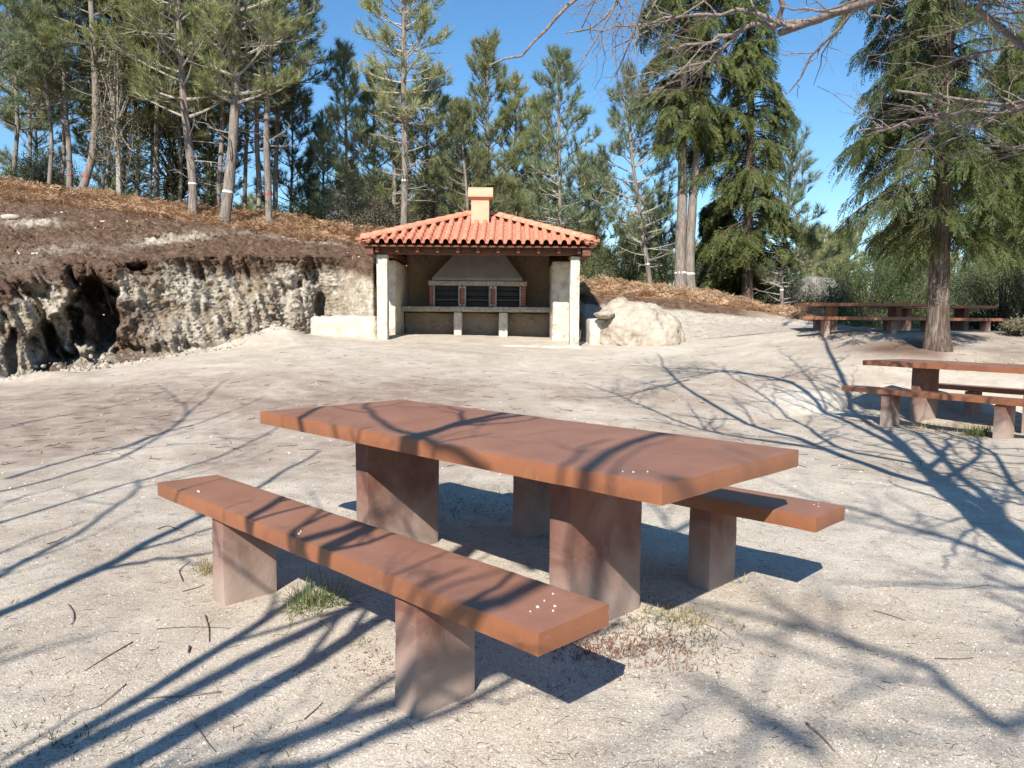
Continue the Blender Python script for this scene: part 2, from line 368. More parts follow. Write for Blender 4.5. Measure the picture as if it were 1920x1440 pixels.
M['mossrock'] = simple('mossy_stone', [(.3, (.10, .085, .05)), (.5, (.24, .21, .13)), (.7, (.36, .33, .27))], 4, .92, .6, 14, .03, .2, 9)
M['greyrock'] = simple('grey_lichened_rock', [(.3, (.10, .095, .085)), (.5, (.19, .18, .165)), (.7, (.30, .285, .26))], 4, .92, .8, 12, .04, .2, 9)
M['stone'] = simple('pale_pebble', [(.3, (.44, .39, .33)), (.7, (.72, .67, .60))], 6, .9, .3, 20, .01, .2)

# ------------------------------------------------------------------ terrain profile
def curve(tab):
    th = []; r = []; z = []
    for t in tab:
        px, Y, zz = t[:3]
        if zz > 20: zz = zf(px, zz, Y)
        a = math.atan((px - 960) / FPX); th.append(a); r.append(Y / math.cos(a)); z.append(zz)
    return [np.array(th), np.array(r), np.array(z)]
CS = [curve(t) for t in (
    [(-1500, 6.5, 0), (-600, 10.5, .08), (0, 13, .22), (200, 14.3, 685), (360, 15.5, 660), (450, 16.2, 645), (560, 17.3, 630), (600, 18.3, 1.0), (700, 18.6, .9), (740, 21.2, .95), (1060, 21.2, .95), (1095, 18.4, 641), (1270, 18.3, 640), (1480, 17.6, 1.10), (1600, 16.2, 1.13), (1920, 16.2, 1.12), (3400, 12, .9)],
    [(-1500, 7.3, 1.7), (-600, 11.3, 1.8), (0, 13.7, 528), (200, 15, 500), (400, 16.8, 480), (560, 18, 480), (640, 18.7, 485), (700, 19, 492), (740, 21.7, 2.6), (1060, 21.7, 2.1), (1095, 19.4, 1.4), (1270, 19.3, 1.25), (1500, 18.8, 1.22), (1700, 19.3, 1.12), (1920, 19.2, 1.12), (3400, 13, .9)],
    [(-1500, 13, 4.2), (-600, 17, 4.3), (0, 20, 375), (200, 20.3, 395), (400, 20.7, 425), (560, 21, 447), (700, 21.3, 468), (740, 22.7, 3.0), (1060, 22.6, 2.2), (1095, 20.8, 553), (1270, 21, 562), (1400, 20.4, 583), (1500, 19.6, 600), (1600, 19.9, 1.17), (1920, 20, 1.1), (3400, 14, .9)],
    [(-1500, 16, 5.0), (-600, 19, 5.2), (0, 22, 345), (200, 22, 372), (400, 22.5, 400), (560, 22.7, 420), (700, 23, 437), (900, 24.2, 3.2), (1090, 22.5, 527), (1270, 23, 542), (1400, 22.2, 570), (1500, 21.3, 588), (1600, 21, 1.17), (1920, 20.8, 1.0), (3400, 15, .8)])]
END = math.pi
def ext(c, rback, zback):
    th, r, z = c
    th = np.concatenate([[-END], th, [END]]); r = np.concatenate([[rback], r, [rback]]); z = np.concatenate([[zback], z, [zback]])
    return th, r, z
_k = [i for i, t in enumerate(CS[0][0]) if not (680 < 960 + FPX * math.tan(t) < 1080)]
RE = [a[_k] for a in CS[0]]
CS = [ext(c, rb, zb) for c, rb, zb in zip(CS, (12, 13, 15, 20), (0, .1, .2, .2))]
def prof(th):
    rs = [np.interp(th, c[0], c[1]) for c in CS]; zs = [np.interp(th, c[0], c[2]) for c in CS]
    left = 1 / (1 + np.exp((th - .0) * 8))
    rs += [rs[3] + 5, np.full_like(th, 70.), np.full_like(th, 2500.)]
    zs += [zs[3] - .3 - .5 * (1 - left), zs[3] - 9, np.full_like(th, -110.)]
    # make sure radii increase
    for k in range(1, len(rs)): rs[k] = np.maximum(rs[k], rs[k - 1] + .15)
    return rs, zs
pxk = np.array([-4000, -1500, 0, 700, 1100, 1400, 1600, 1920, 4000]); thk = np.arctan((pxk - 960) / FPX)
rsk = np.array([7, 7, 8, 7, 8, 10, 12.6, 13, 9.]); pk = np.array([1, 1, 1.1, 1.1, 1.1, .9, .55, .5, .8])
def Hb(x, y):
    x = np.asarray(x, float); y = np.asarray(y, float)
    r = np.hypot(x, y); th = np.arctan2(x, y)
    rs, zs = prof(th)
    r_s = np.interp(th, thk, rsk); pw = np.interp(th, thk, pk)
    re_ = np.interp(th, RE[0], RE[1]); ze = np.interp(th, RE[0], RE[2])
    t = np.clip((r - r_s) / np.maximum(re_ - r_s, .3), 0, 1)
    z = ze * t ** pw
    z = np.where(r > re_, ze + (zs[0] - ze) * np.clip((r - re_) / np.maximum(rs[0] - re_, .05), 0, 1), z)
    for k in range(len(rs) - 1):
        t = np.clip((r - rs[k]) / (rs[k + 1] - rs[k]), 0, 1)
        if k in (1, 2): t = t * .6 + .4 * (t * t * (3 - 2 * t))
        z = np.where(r > rs[k], zs[k] + (zs[k + 1] - zs[k]) * t, z)
    return z
def bumps(x, y):
    z = 0.018 * fbm(np.stack([x * .8, y * .8, 0 * x], -1), 3, 3) + .010 * fbm(np.stack([x * 4, y * 4, 0 * x], -1), 3, 9)
    for (px, Y, h, sx, sy) in ((5.9 / 9.6 * FPX + 960, 9.6, -.06, 1.5, 1.3), (520, 16.6, .32, .55, .45), (470, 16.0, .18, .6, .3), (90, 12.8, .12, .6, .3), (1720, 13.4, .10, 1.2, .5)):
        cx = xf(px, Y); z = z + h * np.exp(-((x - cx) / sx) ** 2 - ((y - Y) / sy) ** 2)
    return z
def H(x, y): return Hb(x, y) + bumps(np.asarray(x, float), np.asarray(y, float))
def G(x, y): return float(H(np.array([x]), np.array([y]))[0])

def grid_obj(name, P, mat, zone, closed=False):
    n, m = P.shape[:2]; idx = np.arange(n * m).reshape(n, m)
    q = np.stack([idx[:-1, :-1], idx[:-1, 1:], idx[1:, 1:], idx[1:, :-1]], -1).reshape(-1, 4)
    mb = MB(); mb.add(P.reshape(-1, 3), q); o = mb.build(name, mat, smooth=True)
    a = o.data.color_attributes.new('zone', 'FLOAT_COLOR', 'POINT')
    z4 = np.concatenate([np.clip(zone, 0, 1).reshape(-1, 3), np.ones((n * m, 1))], 1)
    a.data.foreach_set('color', z4.astype(np.float32).ravel()); return o
pxs = np.concatenate([np.arange(-1500, -100, 14), np.arange(-100, 760, 3.2), np.arange(760, 2040, 5), np.arange(2040, 3400, 20)])
ths = np.concatenate([np.linspace(-END, math.atan(-2460 / FPX), 50)[:-1], np.arctan((pxs - 960) / FPX), np.linspace(math.atan(2440 / FPX), END, 50)])
rs, zs = prof(ths)
# ground
tt = np.concatenate([[0], np.geomspace(.02, 1, 330)])
rr = tt[:, None] * (rs[0] + .35)[None]
X = rr * np.sin(ths)[None]; Yg = rr * np.cos(ths)[None]
Z = Hb(X, Yg)
zflat = np.interp(ths, CS[0][0], CS[0][2])[None]; Z = np.where(rr > rs[0][None], zflat, Z)
Z = Z + bumps(X, Yg)
Pp = np.stack([X, Yg, Z], -1)
gx = lambda px, Y, sx, sy: np.exp(-((X - xf(px, Y)) / sx) ** 2 - ((Yg - Y) / sy) ** 2)
nn1 = fbm(np.stack([X * .9, Yg * .9, 0 * X], -1), 4, 21)
brown = np.clip(1.7 * gx(160, 8.0, 3.8, 2.8) + .9 * gx(900, 11, 4.5, 1.6) + .8 * gx(1150, 8.6, 1.6, 1.0) + .55 * gx(-100, 10, 3, 2.5) + .5 * gx(1550, 12.2, 1.5, .8), 0, 1) * np.clip(.78 + 1.3 * nn1, 0, 1)
soil = np.clip(1.3 * gx(1880, 14.4, 2.6, 1.3) + 1.1 * gx(1740, 13.6, 1.1, .7), 0, 1) * np.clip(.8 + 1.5 * nn1, 0, 1)
white = np.clip(.8 * gx(1540, 11, .9, .7) + .5 * gx(1300, 16.5, 2.5, 1.3) + .7 * np.clip(1 - np.abs(rr - rs[0][None]) / .8, 0, 1) * (ths < -.2)[None] + .5 * gx(1500, 4.0, 1.8, 1.4) + .4 * gx(1350, 2.8, 1.0, .8), 0, 1) * np.clip(.7 + 1.3 * nn1, 0, 1)
ground = grid_obj('ground', Pp, M['ground'], np.stack([brown, soil, white], -1)); tag(ground, 'pale sandy grit clearing around the picnic tables', None, None, 'structure')

# hillside: cut face, soil slope, bracken band, forest floor
def hillside():
    segs = [(0, 1, 100), (1, 2, 150), (2, 3, 40), (3, 4, 25), (4, 5, 25), (5, 6, 12)]
    rows_r = []; rows_z = []; rows_s = []
    for a, b, n in segs:
        for k in range(n):
            t = k / n
            if a >= 4: t = t ** 1.5
            rows_r.append(rs[a] + (rs[b] - rs[a]) * t); tz = t * .6 + .4 * (t * t * (3 - 2 * t)) if a in (1, 2) else t
            rows_z.append(zs[a] + (zs[b] - zs[a]) * tz); rows_s.append(a + t)
    rows_r.append(rs[6]); rows_z.append(zs[6]); rows_s.append(6)
    r = np.array(rows_r); z = np.array(rows_z); s = np.array(rows_s)[:, None] + 0 * r
    th = np.broadcast_to(ths[None], r.shape)
    px = 960 + FPX * np.tan(np.clip(th, -1.2, 1.2))
    arc = np.broadcast_to(np.cumsum(np.concatenate([[0], np.hypot(np.diff(rs[0] * np.sin(ths)), np.diff(rs[0] * np.cos(ths)))]))[None], r.shape)
    cut = np.clip((725 - px) / 40, 0, 1)                       # the steep face exists left of the shelter
    face = np.where(s < 1, np.clip(s * 8, 0, 1), np.clip(1 - (s - 1) * 9, 0, 1)) * cut
    sm = np.clip((660 - px) / 60, 0, 1); rough = .15 + .85 * sm; rough = rough * np.interp(px, [300, 520], [1, .8])
    u = arc; v = z
    blob0 = lambda a, b: fbm(np.stack([a * .9, b * 1.1, 0 * a + 18], -1), 3, 151)
    wv = .28 * blob0(u, v); Q = np.stack([(u + v * .5 + wv) * 2.1, v * .7 + wv, 0 * u], -1)
    crack = fbm(Q, 4, 31, .55, True)
    Q2 = np.stack([(u + v * .45) * 5.5, v * 2.2, 0 * u + 4], -1)
    crack2 = fbm(Q2, 4, 41, .6, True)
    blob = fbm(np.stack([u * .8, v * .9, 0 * u + 8], -1), 3, 51)
    lump = fbm(np.stack([u * 7, v * 7, 0 * u + 3], -1), 3, 61, .6)
    disp = face * rough * (.34 * blob - (.62 * np.clip((330 - px) / 160, 0, 1) + .52) * np.clip(.85 + 1.0 * fbm(np.stack([u * .7, v * .5, 0 * u + 30], -1), 2, 161), 0, 1.4) * np.clip(crack - .34, 0, 1) * 2.0 + .24 * crack2 + .07 * lump + .09 * fbm(np.stack([(u + v * .5) * 13, v * 7, 0 * u], -1), 3, 66, .6, True))
    def hole(cx, t, sx, st, dep):
        q = ((px - cx) / sx) ** 2 + ((s - t) / st) ** 2 + .55 * noise3(np.stack([px / 16 + s * 3, s * 7, 0 * s], -1), 5) + .7 * np.clip(crack, -.2, 1) * -1 + .4 * fbm(np.stack([px / 6 + s * 5, s * 16, 0 * s + 2], -1), 3, 15)
        return -dep * (1 - np.exp(-4.5 * np.clip(1.25 - q, 0, 2))) * (s < 1.0)
    for a in ((178, .52, 42, .30, 1.9), (125, .36, 34, .24, 1.2), (80, .28, 24, .22, .9), (600, .36, 10, .16, .55), (20, .2, 14, .2, .5), (-250, .4, 60, .3, .8)):
        disp = disp + hole(*a) * cut
    # overhanging turf lip
    lip = np.exp(-((s - 1.0) / .10) ** 2) * cut * sm * (.16 + .14 * fbm(np.stack([u * 2.2, 0 * u, 0 * u], -1), 3, 71))
    disp = disp + lip
    r2 = r - disp
    slope = np.clip((s - 1) * 6, 0, 1) * np.clip((3.2 - s) * 2, 0, 1) * np.clip((800 - px) / 100, 0.25, 1)
    X0 = r * np.sin(th); Y0 = r * np.cos(th)
    clod = fbm(np.stack([X0 * 2.6, Y0 * 2.6, 0 * u], -1), 5, 81, .62); clod2 = fbm(np.stack([X0 * 9, Y0 * 9, 0 * u + 2], -1), 3, 91, .6, True)
    z2 = z + slope * (.16 * clod + .09 * clod2) + .05 * face * noise3(np.stack([u * 3, v * 3, 0 * u], -1), 7)
    far = np.clip((s - 4) / 1, 0, 1); z2 = z2 + far * 1.5 * fbm(np.stack([X0 * .02, Y0 * .02, 0 * u], -1), 3, 99)
    P = np.stack([r2 * np.sin(th), r2 * np.cos(th), z2], -1)
    # zones: R soil, G bracken floor, B pale ground
    edge = .72 + .32 * fbm(np.stack([u * 1.3, v * .4, 0 * u], -1), 4, 15)
    so_ = np.clip((s - edge) * 7, 0, 1)
    # white spill patches on the soil slope
    patch = np.exp(-(((px - 330) + (s - 1.45) * -420) / 40) ** 2 - ((s - 1.45) / .14) ** 2) * 1.0
    patch += .5 * np.exp(-((px - 60) / 60) ** 2 - ((s - 1.62) / .06) ** 2) + .55 * np.exp(-((px - 20) / 50) ** 2 - ((s - 1.15) / .06) ** 2) + .3 * np.exp(-((px - 120) / 60) ** 2 - ((s - 1.30) / .06) ** 2)
    patch += .45 * np.exp(-((px - 560) / 90) ** 2 - ((s - 1.75) / .06) ** 2)
    so_ = so_ * (1 - np.clip(patch * 1.5 + .9 * clod * np.clip(patch * 3, 0, 1) , 0, .95))
    fe = np.clip((s - 1.93 + .07 * clod) * 9, 0, 1) * np.clip((3.6 - s) * 2, 0, 1)
    so_ = np.maximum(so_, (s < 1.2) * np.clip((360 - px) / 120, 0, 1) * np.clip(.15 + 2.4 * fbm(np.stack([u * 1.7, v * 2.2, 0 * u + 6], -1), 4, 123), 0, .85))
    so_ = np.where(s > 3.2, 1, so_)
    rgt = np.clip((px - 1040) / 50, 0, 1) * (th < 1.3)
    darkedge = np.clip((s - 1.45 + .15 * clod) * 8, 0, 1) * np.clip((1500 - px) / 120, 0, 1)
    so_ = so_ * (1 - rgt) + rgt * np.where(s > 3.2, 1, darkedge)
    gr = rgt * np.clip(1 - darkedge, 0, 1) * np.clip((3.0 - s) * 2, 0, 1) + (np.abs(th) > 1.3) * 1.0 * (s < 3)
    fe = fe * np.clip((1620 - px) / 60, 0, 1)
    gr = gr * (1 - fe)
    return grid_obj('hillside', P, M['hill'], np.stack([so_, fe, gr], -1))
hill = hillside(); tag(hill, 'cut earth bank with brown soil above a pale rock face', None, None, 'structure')

# ------------------------------------------------------------------ concrete picnic tables
rng = random.Random(4)
def sharp(o, a=32):
    try: o.data.set_sharp_from_angle(angle=R(a))
    except Exception: pass
    return o
def slab(name, L, W, th, top, mats, parent, spots=()):
    mb = MB(); near = parent.location.y < 8; mb.add(*rough_box((-L / 2, -W / 2, top - th), (L / 2, W / 2, top), .028 if near else .1, .0022, int(L * 1000))); m2 = mb
    if spots:
        for (cx, cy, rad) in spots:
            k = 9; a = np.arange(k) / k * 2 * math.pi; rr_ = rad * .5 * (.75 + .4 * np.array([rng.random() for _ in a]))
            V = np.stack([cx + rr_ * np.cos(a) * 1.3, cy + rr_ * np.sin(a), np.full(k, top + .0034)], -1)
            m2.add(np.concatenate([V, V - [0, 0, .006]]), [np.arange(k)[None], np.array([[j, k + j, k + (j + 1) % k, (j + 1) % k] for j in range(k)])], 1)
    o = mb.build(name, [M['paint'], M['dropping']], parent, True); sharp(o)
    return o
def leg(parent, x, w, t, top, ztop=None, down=.25):
    mb = MB(); near = parent.location.y < 8; mb.add(*rough_box((x - t / 2, -w / 2, -down), (x + t / 2, w / 2, top), .022 if near else .08, .0035, int(abs(x) * 977) + 3)); o = mb.build('leg', M['leg'], parent, True); sharp(o); return o
UX = lambda yaw: (np.array([math.cos(yaw), math.sin(yaw)]), np.array([-math.sin(yaw), math.cos(yaw)]))
def table(c, yaw, z, L, W, th, legs, lw, label, spots=(), top=.75):
    t = empty('picnic_table', (c[0], c[1], z), yaw, label, 'picnic table', 'concrete picnic tables')
    slab('table_top', L, W, th, top, None, t, spots)
    for x in legs: leg(t, x, lw, .12, top - th - .001)
    return t
def bench(c, yaw, z, L, W, th, legs, lw, label, spots=(), top=.451):
    t = empty('bench', (c[0], c[1], z), yaw, label, 'bench', 'concrete benches beside the picnic tables')
    slab('seat', L, W, th, top, None, t, spots)
    for x in legs: leg(t, x, lw, .12, top - th - .001)
    return t
TC = np.array([-.119, 3.678]); YAW = -.781; u, v = UX(YAW)
table(TC, YAW, 0, 2.659, .988, .072, (-.707, .684), .486, 'large red-brown concrete picnic table nearest the camera, crossed by branch shadows',
      [(1.15, -.40, .006), (1.12, -.42, .004), (1.18, -.36, .004), (-.05, -.38, .005)])
b1 = TC + v * -.948 + u * .076
bench(b1, YAW, 0, 2.575, .306, .068, (-.677, .686), .256, 'red-brown bench in front of the nearest table, white spots on its near end',
      [(1.16, -.02, .008), (1.19, .02, .007), (1.14, .03, .004), (1.21, -.01, .005), (1.17, -.06, .004), (-.95, -.09, .012), (-.93, -.095, .009), (.02, -.12, .010), (0.0, -.1, .006), (1.12, .09, .005)])
b2 = TC + v * .766 + u * .205
bench(b2, YAW, 0, 2.309, .306, .068, (-.60, .585), .256, 'red-brown bench behind the nearest table, half shaded by its top', [(1.05, .06, .006), (1.08, .04, .005), (1.06, .09, .004)])
YR = -1.0; ur, vr = UX(YR); c = np.array([6.05, 9.92]); zr = -.05
table(c, YR, zr + .06, 2.66, .99, .072, (-.70, .69), .486, 'red-brown picnic table at the right edge, in front of the thick cypress trunk', [(-.2, .1, .006)])
bench(np.array([5.27, 9.32]), YR, zr + .03, 2.575, .306, .068, (-.68, .69), .256, 'bench on the near side of the right-edge table, its leg beside a grass tuft')
bench(c + vr * .93 + ur * .1, YR, zr, 2.4, .306, .068, (-.62, .62), .256, 'dark shaded bench on the far side of the right-edge table')
c3 = np.array([xf(1614, 16.8), 16.8]); y3 = -.10; u3, v3 = UX(y3); z3 = 1.715 - .75
table(c3, y3, z3, 2.66, .99, .072, (-.66, .66), .486, 'distant picnic table left of the thick cypress trunk, before the dark bushes')
bench(c3 - v3 * .95 + u3 * -.40, y3, z3 + .0, 2.3, .306, .068, (-.66, .66), .256, 'distant bench in front of the table left of the thick cypress trunk')
bench(c3 + v3 * .9 + u3 * .3, y3, z3 + .02, 2.5, .306, .068, (-1.0, .55), .256, 'distant bench behind the table left of the thick cypress trunk')
c4 = np.array([xf(1745, 18.6), 18.6]); y4 = -.06; u4, v4 = UX(y4); z4 = zf(1745, 573, 18.6) - .75
table(c4, y4, z4, 2.45, .95, .072, (-.66, .66), .486, 'farthest picnic table, partly hidden behind the thick cypress trunk')
bench(c4 - v4 * .95, y4, z4, 2.4, .306, .068, (-.60, .72), .256, 'farthest bench, in front of the table behind the thick cypress trunk')
bench(c4 + v4 * .9 + u4 * .25, y4, z4, 2.4, .306, .068, (-.66, .66), .256, 'bench at the back of the farthest table, its end past the thick trunk')

# ------------------------------------------------------------------ barbecue shelter
FZ = .74; YF = 17.3
sh = empty('barbecue_shelter', (xf(897, 18.6), 18.6, FZ), 0, 'open stone barbecue shelter with a terracotta hip roof and salmon chimney', 'shelter')
SO = np.array([xf(897, 18.6), 18.6, FZ])
def sp(mb, name, mat, parent=sh, smooth=False, off=True): return mb.build(name, mat, parent, smooth, SO)
mb = MB(); mb.add(*rough_box((-3.05, 17.0, .3), (1.55, 20.6, FZ), .09, .018, 3)); sp(mb, 'plinth', M['whitewall'], smooth=True)
ZT = zf(719, 477, YF)
def wall(name, lo, hi, amp, seed, mat, parent=sh, res=.06): mb = MB(); mb.add(*rough_box(lo, hi, res, amp, seed)); return sp(mb, name, mat, parent, True)
wall('post', (-3.04, 17.22, .5), (-2.79, 17.50, ZT), .009, 5, M['granite'])
wall('post', (1.28, 17.22, .5), (1.50, 17.50, ZT - .01), .009, 6, M['granite'])
wall('side_wall', (-3.12, 18.40, .5), (-2.775, 20.5, ZT - .03), .018, 7, M['granite'])
wall('side_wall', (.94, 18.40, .5), (1.50, 20.5, ZT - .03), .018, 8, M['granite'])
mb = MB(); mb.add(*rough_box((-2.79, 20.25, .5), (.97, 20.6, ZT + .3), .08, .02, 9)); sp(mb, 'back_wall', M['masonry'], smooth=True)
# counter
ct = zf(900, 575, 19.25)
counter = wall('counter', (-2.78, 19.25, ct - .13), (.95, 20.3, ct), .006, 11, M['granite_dark'])
for a, b in ((850, 865), (934.5, 951)):
    wall('counter_support', (xf(a, 19.3), 19.3, FZ - .05), (xf(b, 19.3), 19.9, ct - .14), .008, int(a), M['granite'])
mb = MB(); mb.add(*rough_box((-2.78, 19.75, FZ - .05), (.95, 19.9, ct - .14), .08, .02, 13)); sp(mb, 'recess_wall', M['masonry'], smooth=True)
# grill block
Yb = 19.46; bz0 = ct + .002; bz1 = zf(900, 536, Yb); X9 = lambda px: xf(px, Yb)
gb = MB(); gb.box((X9(806), Yb + .55, bz0), (X9(984), Yb + .62, bz1)); grill = sp(gb, 'grill_unit', M['black'])
def gpart(mb, name, mat, smooth=False):
    o = mb.build(name, mat, grill, smooth, SO); return o
for (a, b) in ((805, 811.5), (863, 869.5), (920, 926.5), (976, 984)):
    mb = MB(); n = 8; h = (bz1 - bz0) / n
    mb.box((X9(a) + .004, Yb + .006, bz0), (X9(b) - .004, Yb + .54, bz1 - .002), 1)
    for k in range(n):
        mb.box((X9(a), Yb, bz0 + k * h + .006), (X9(b), Yb + .25, bz0 + (k + 1) * h - .006), 0)
        mb.box((X9(a), Yb + .262, bz0 + k * h + .006), (X9(b), Yb + .53, bz0 + (k + 1) * h - .006), 0)
    gpart(mb, 'brick_pier', [M['brick'], M['mortar']])
for (a, b) in ((815, 858.5), (873, 915.5), (930, 972.5)):
    for e in (a - 3.2, b): mb = MB(); mb.box((X9(e), Yb - .02, bz0), (X9(e + 3.4), Yb + .03, bz1 - .003)); gpart(mb, 'steel_upright', M['steel'])
    mb = MB(); n = 4
    for k in range(n):
        z0 = bz0 + (bz1 - bz0) * k / n; z1 = bz0 + (bz1 - bz0) * (k + 1) / n
        mb.box((X9(a) + .003, Yb + .10 + .05 * (k % 2), z0 + .012), (X9(b) - .003, Yb + .16, z1 - .004))
    gpart(mb, 'black_fire_panel', M['black'])
    mb = MB(); zg = bz0 + (bz1 - bz0) * .32
    for k in range(12):
        x = X9(a) + .03 + (X9(b) - X9(a) - .06) * k / 11; mb.tubes([[x, Yb - .01, zg], [x, Yb + .095, zg]], [.004, .004], 5)
    mb.tubes([[X9(a) + .01, Yb - .012, zg], [X9(b) - .01, Yb - .012, zg]], [.006, .006], 6)
    gpart(mb, 'grate', M['steel'])
for px in (866, 923):
    for zz in (bz0 + .015, bz1 - .06):
        for dx in (-.055, .03): mb = MB(); mb.box((X9(px) + dx, Yb - .03, zz), (X9(px) + dx + .03, Yb - .008, zz + .045)); gpart(mb, 'bracket', M['plate'])
wall('lintel', (X9(803), Yb - .04, bz1 + .002), (X9(986.5), 20.24, zf(900, 527, Yb)), .005, 15, M['granite_dark'])
# hood
hz0 = zf(900, 526.5, Yb) + .003; hz1 = zf(900, 521, Yb)
mb = MB(); xa, xb = X9(810), X9(978)
V = []
for (x0, x1, y0, z) in ((xa, xb, Yb - .02, hz0), (xa, xb, Yb - .02, hz1), (xf(849, 19.7), xf(946, 19.7), 19.7, zf(900, 478, 19.65)), (-1.12, -.54, 19.85, 3.3)):
    V += [(x0, y0, z), (x1, y0, z), (x1, 20.26, z), (x0, 20.26, z)]
Fq = []
for k in range(3):
    for j in range(4): Fq.append((4 * k + j, 4 * k + (j + 1) % 4, 4 * k + 4 + (j + 1) % 4, 4 * k + 4 + j))
Fq += [(3, 2, 1, 0), (12, 13, 14, 15)]
mb.add(V, np.array(Fq)); bevel(sp(mb, 'hood', M['render']), .012, 2)
# timber frame
zb0, zb1 = zf(900, 479, 17.3), zf(900, 464, 17.2)
mb = MB(); mb.add(*rough_box((-3.22, 17.24, zb0 + .01), (1.72, 17.44, zb1 + .04), .12, .008, 21)); sp(mb, 'beam', M['wood'], smooth=True)
mb = MB(); mb.add(*rough_box((-3.22, 20.3, zb0), (1.72, 20.5, zb1), .12, .008, 22)); sp(mb, 'beam', M['wood'], smooth=True)
for x in (-2.96, 1.30):
    mb = MB(); mb.add(*rough_box((x, 17.45, zb0 + .01), (x + .18, 20.29, zb1), .12, .006, 23)); sp(mb, 'beam', M['wood'], smooth=True)
# roof
EX0, EX1, EY0, EY1 = -3.34, 1.80, 16.85, 21.15; EZ = zf(900, 456, 16.85); RY = 19.0; RX0, RX1 = -1.12, -.44; RZ = zf(900, 410, RY)
Cn = [np.array(p) for p in ((EX0, EY0, EZ), (EX1, EY0, EZ), (EX1, EY1, EZ), (EX0, EY1, EZ), (RX0, RY, RZ), (RX1, RY, RZ))]
mb = MB(); dz = np.array([0, 0, -.05]); 
Vd = np.array([p + dz for p in Cn]); Vd[:4] += [[.06, .06, 0], [-.06, .06, 0], [-.06, -.06, 0], [.06, -.06, 0]]
V2 = Vd - [0, 0, .03]
mb.add(np.concatenate([Vd, V2]), [np.array([(0, 1, 5, 4), (2, 3, 4, 5), (7, 6, 10, 11), (9, 8, 11, 10), (1, 0, 6, 7), (3, 2, 8, 9), (2, 1, 7, 8), (0, 3, 9, 6)]), np.array([(1, 2, 5), (3, 0, 4), (8, 7, 11), (6, 9, 10)])])
sp(mb, 'roof_deck', M['wood'])
for k in range(11):                                            # rafter tails under the front eave
    x = EX0 + .35 + (EX1 - EX0 - .7) * k / 10
    mb = MB(); mb.box((x - .035, EY0 + .17, EZ - .185), (x + .035, 17.3, EZ - .085)); sp(mb, 'rafter', M['wood'])
for x in (EX0 + .10, EX1 - .28): mb = MB(); mb.box((x, EY0 + .12, EZ - .24), (x + .18, EY1 - .2, EZ - .09)); sp(mb, 'eave_plate', M['wood'])
def tiles(A, B, T0, T1, pitch=.200, row=.34, name='roof_tiles'):
    """barrel tiles on the slope with eave A->B and upper edge T0->T1"""
    A, B, T0, T1 = map(np.asarray, (A, B, T0, T1)); e = B - A; Lw = np.linalg.norm(e); e = e / Lw
    up = (T0 - A) - e * np.dot(T0 - A, e); Hh = np.linalg.norm(up); up = up / Hh; n = np.cross(e, up)
    if n[2] < 0: n = -n
    t0 = np.dot(T0 - A, e); t1 = np.dot(T1 - A, e)
    N = int(round(Lw / pitch)); pitch = Lw / N
    us = np.arange(N * 12 + 1) / 12 * pitch
    ph = (us / pitch) % 1.0
    conv = np.sqrt(np.clip(1 - ((ph - .5) / .33) ** 2, 0, 1)) * .085 - .018 * np.sin(np.clip((np.abs(ph - .5) - .33) / .17, 0, 1) * math.pi)
    vs = []; lift = []
    k = 0
    while k * row < Hh:
        vs += [k * row - .03 * (k == 0), min((k + 1) * row - .001, Hh)]; lift += [.028, .004]; k += 1
    vs = np.array(vs); lift = np.array(lift)
    Uu, Vv = np.meshgrid(us, vs, indexing='ij')
    vmax = np.minimum(np.where(t0 > 1e-6, us / max(t0, 1e-6), 1) * Hh, np.where(Lw - t1 > 1e-6, (Lw - us) / max(Lw - t1, 1e-6), 1) * Hh); vmax = np.clip(vmax, -.03, Hh)
    Vc = np.minimum(Vv, vmax[:, None])
    jit = np.array([[noise3(np.array([math.floor(uu / pitch) * 3.1, kk * 2.7, 1.5]), 4) for kk in range(len(vs))] for uu in us]) * .006
    hgt = conv[:, None] * (1 - .0 * Vv) + lift[None] + jit
    P = A + e * Uu[..., None] + up * Vc[..., None] + n * hgt[..., None]
    idx = np.arange(P.shape[0] * P.shape[1]).reshape(P.shape[:2])
    q = np.stack([idx[:-1, :-1], idx[1:, :-1], idx[1:, 1:], idx[:-1, 1:]], -1).reshape(-1, 4)
    mb = MB(); mb.add(P.reshape(-1, 3), q)
    # eave lip thickness
    Pl = A + e * us[:, None] - up * .03 + n * (conv + .028)[:, None]; Pb = Pl - n * .016
    m_ = len(us); i = np.arange(m_ - 1)
    Pin = Pb + up * .25
    mb.add(np.concatenate([Pl, Pb, Pin]), [np.stack([i, i + m_, i + m_ + 1, i + 1], -1), np.stack([i + m_, i + 2 * m_, i + 2 * m_ + 1, i + m_ + 1], -1)])
    return sp(mb, name, M['tile'])
tiles(Cn[0], Cn[1], Cn[4], Cn[5]); tiles(Cn[2], Cn[3], Cn[5], Cn[4]); tiles(Cn[1], Cn[2], Cn[5], Cn[5]); tiles(Cn[3], Cn[0], Cn[4], Cn[4])
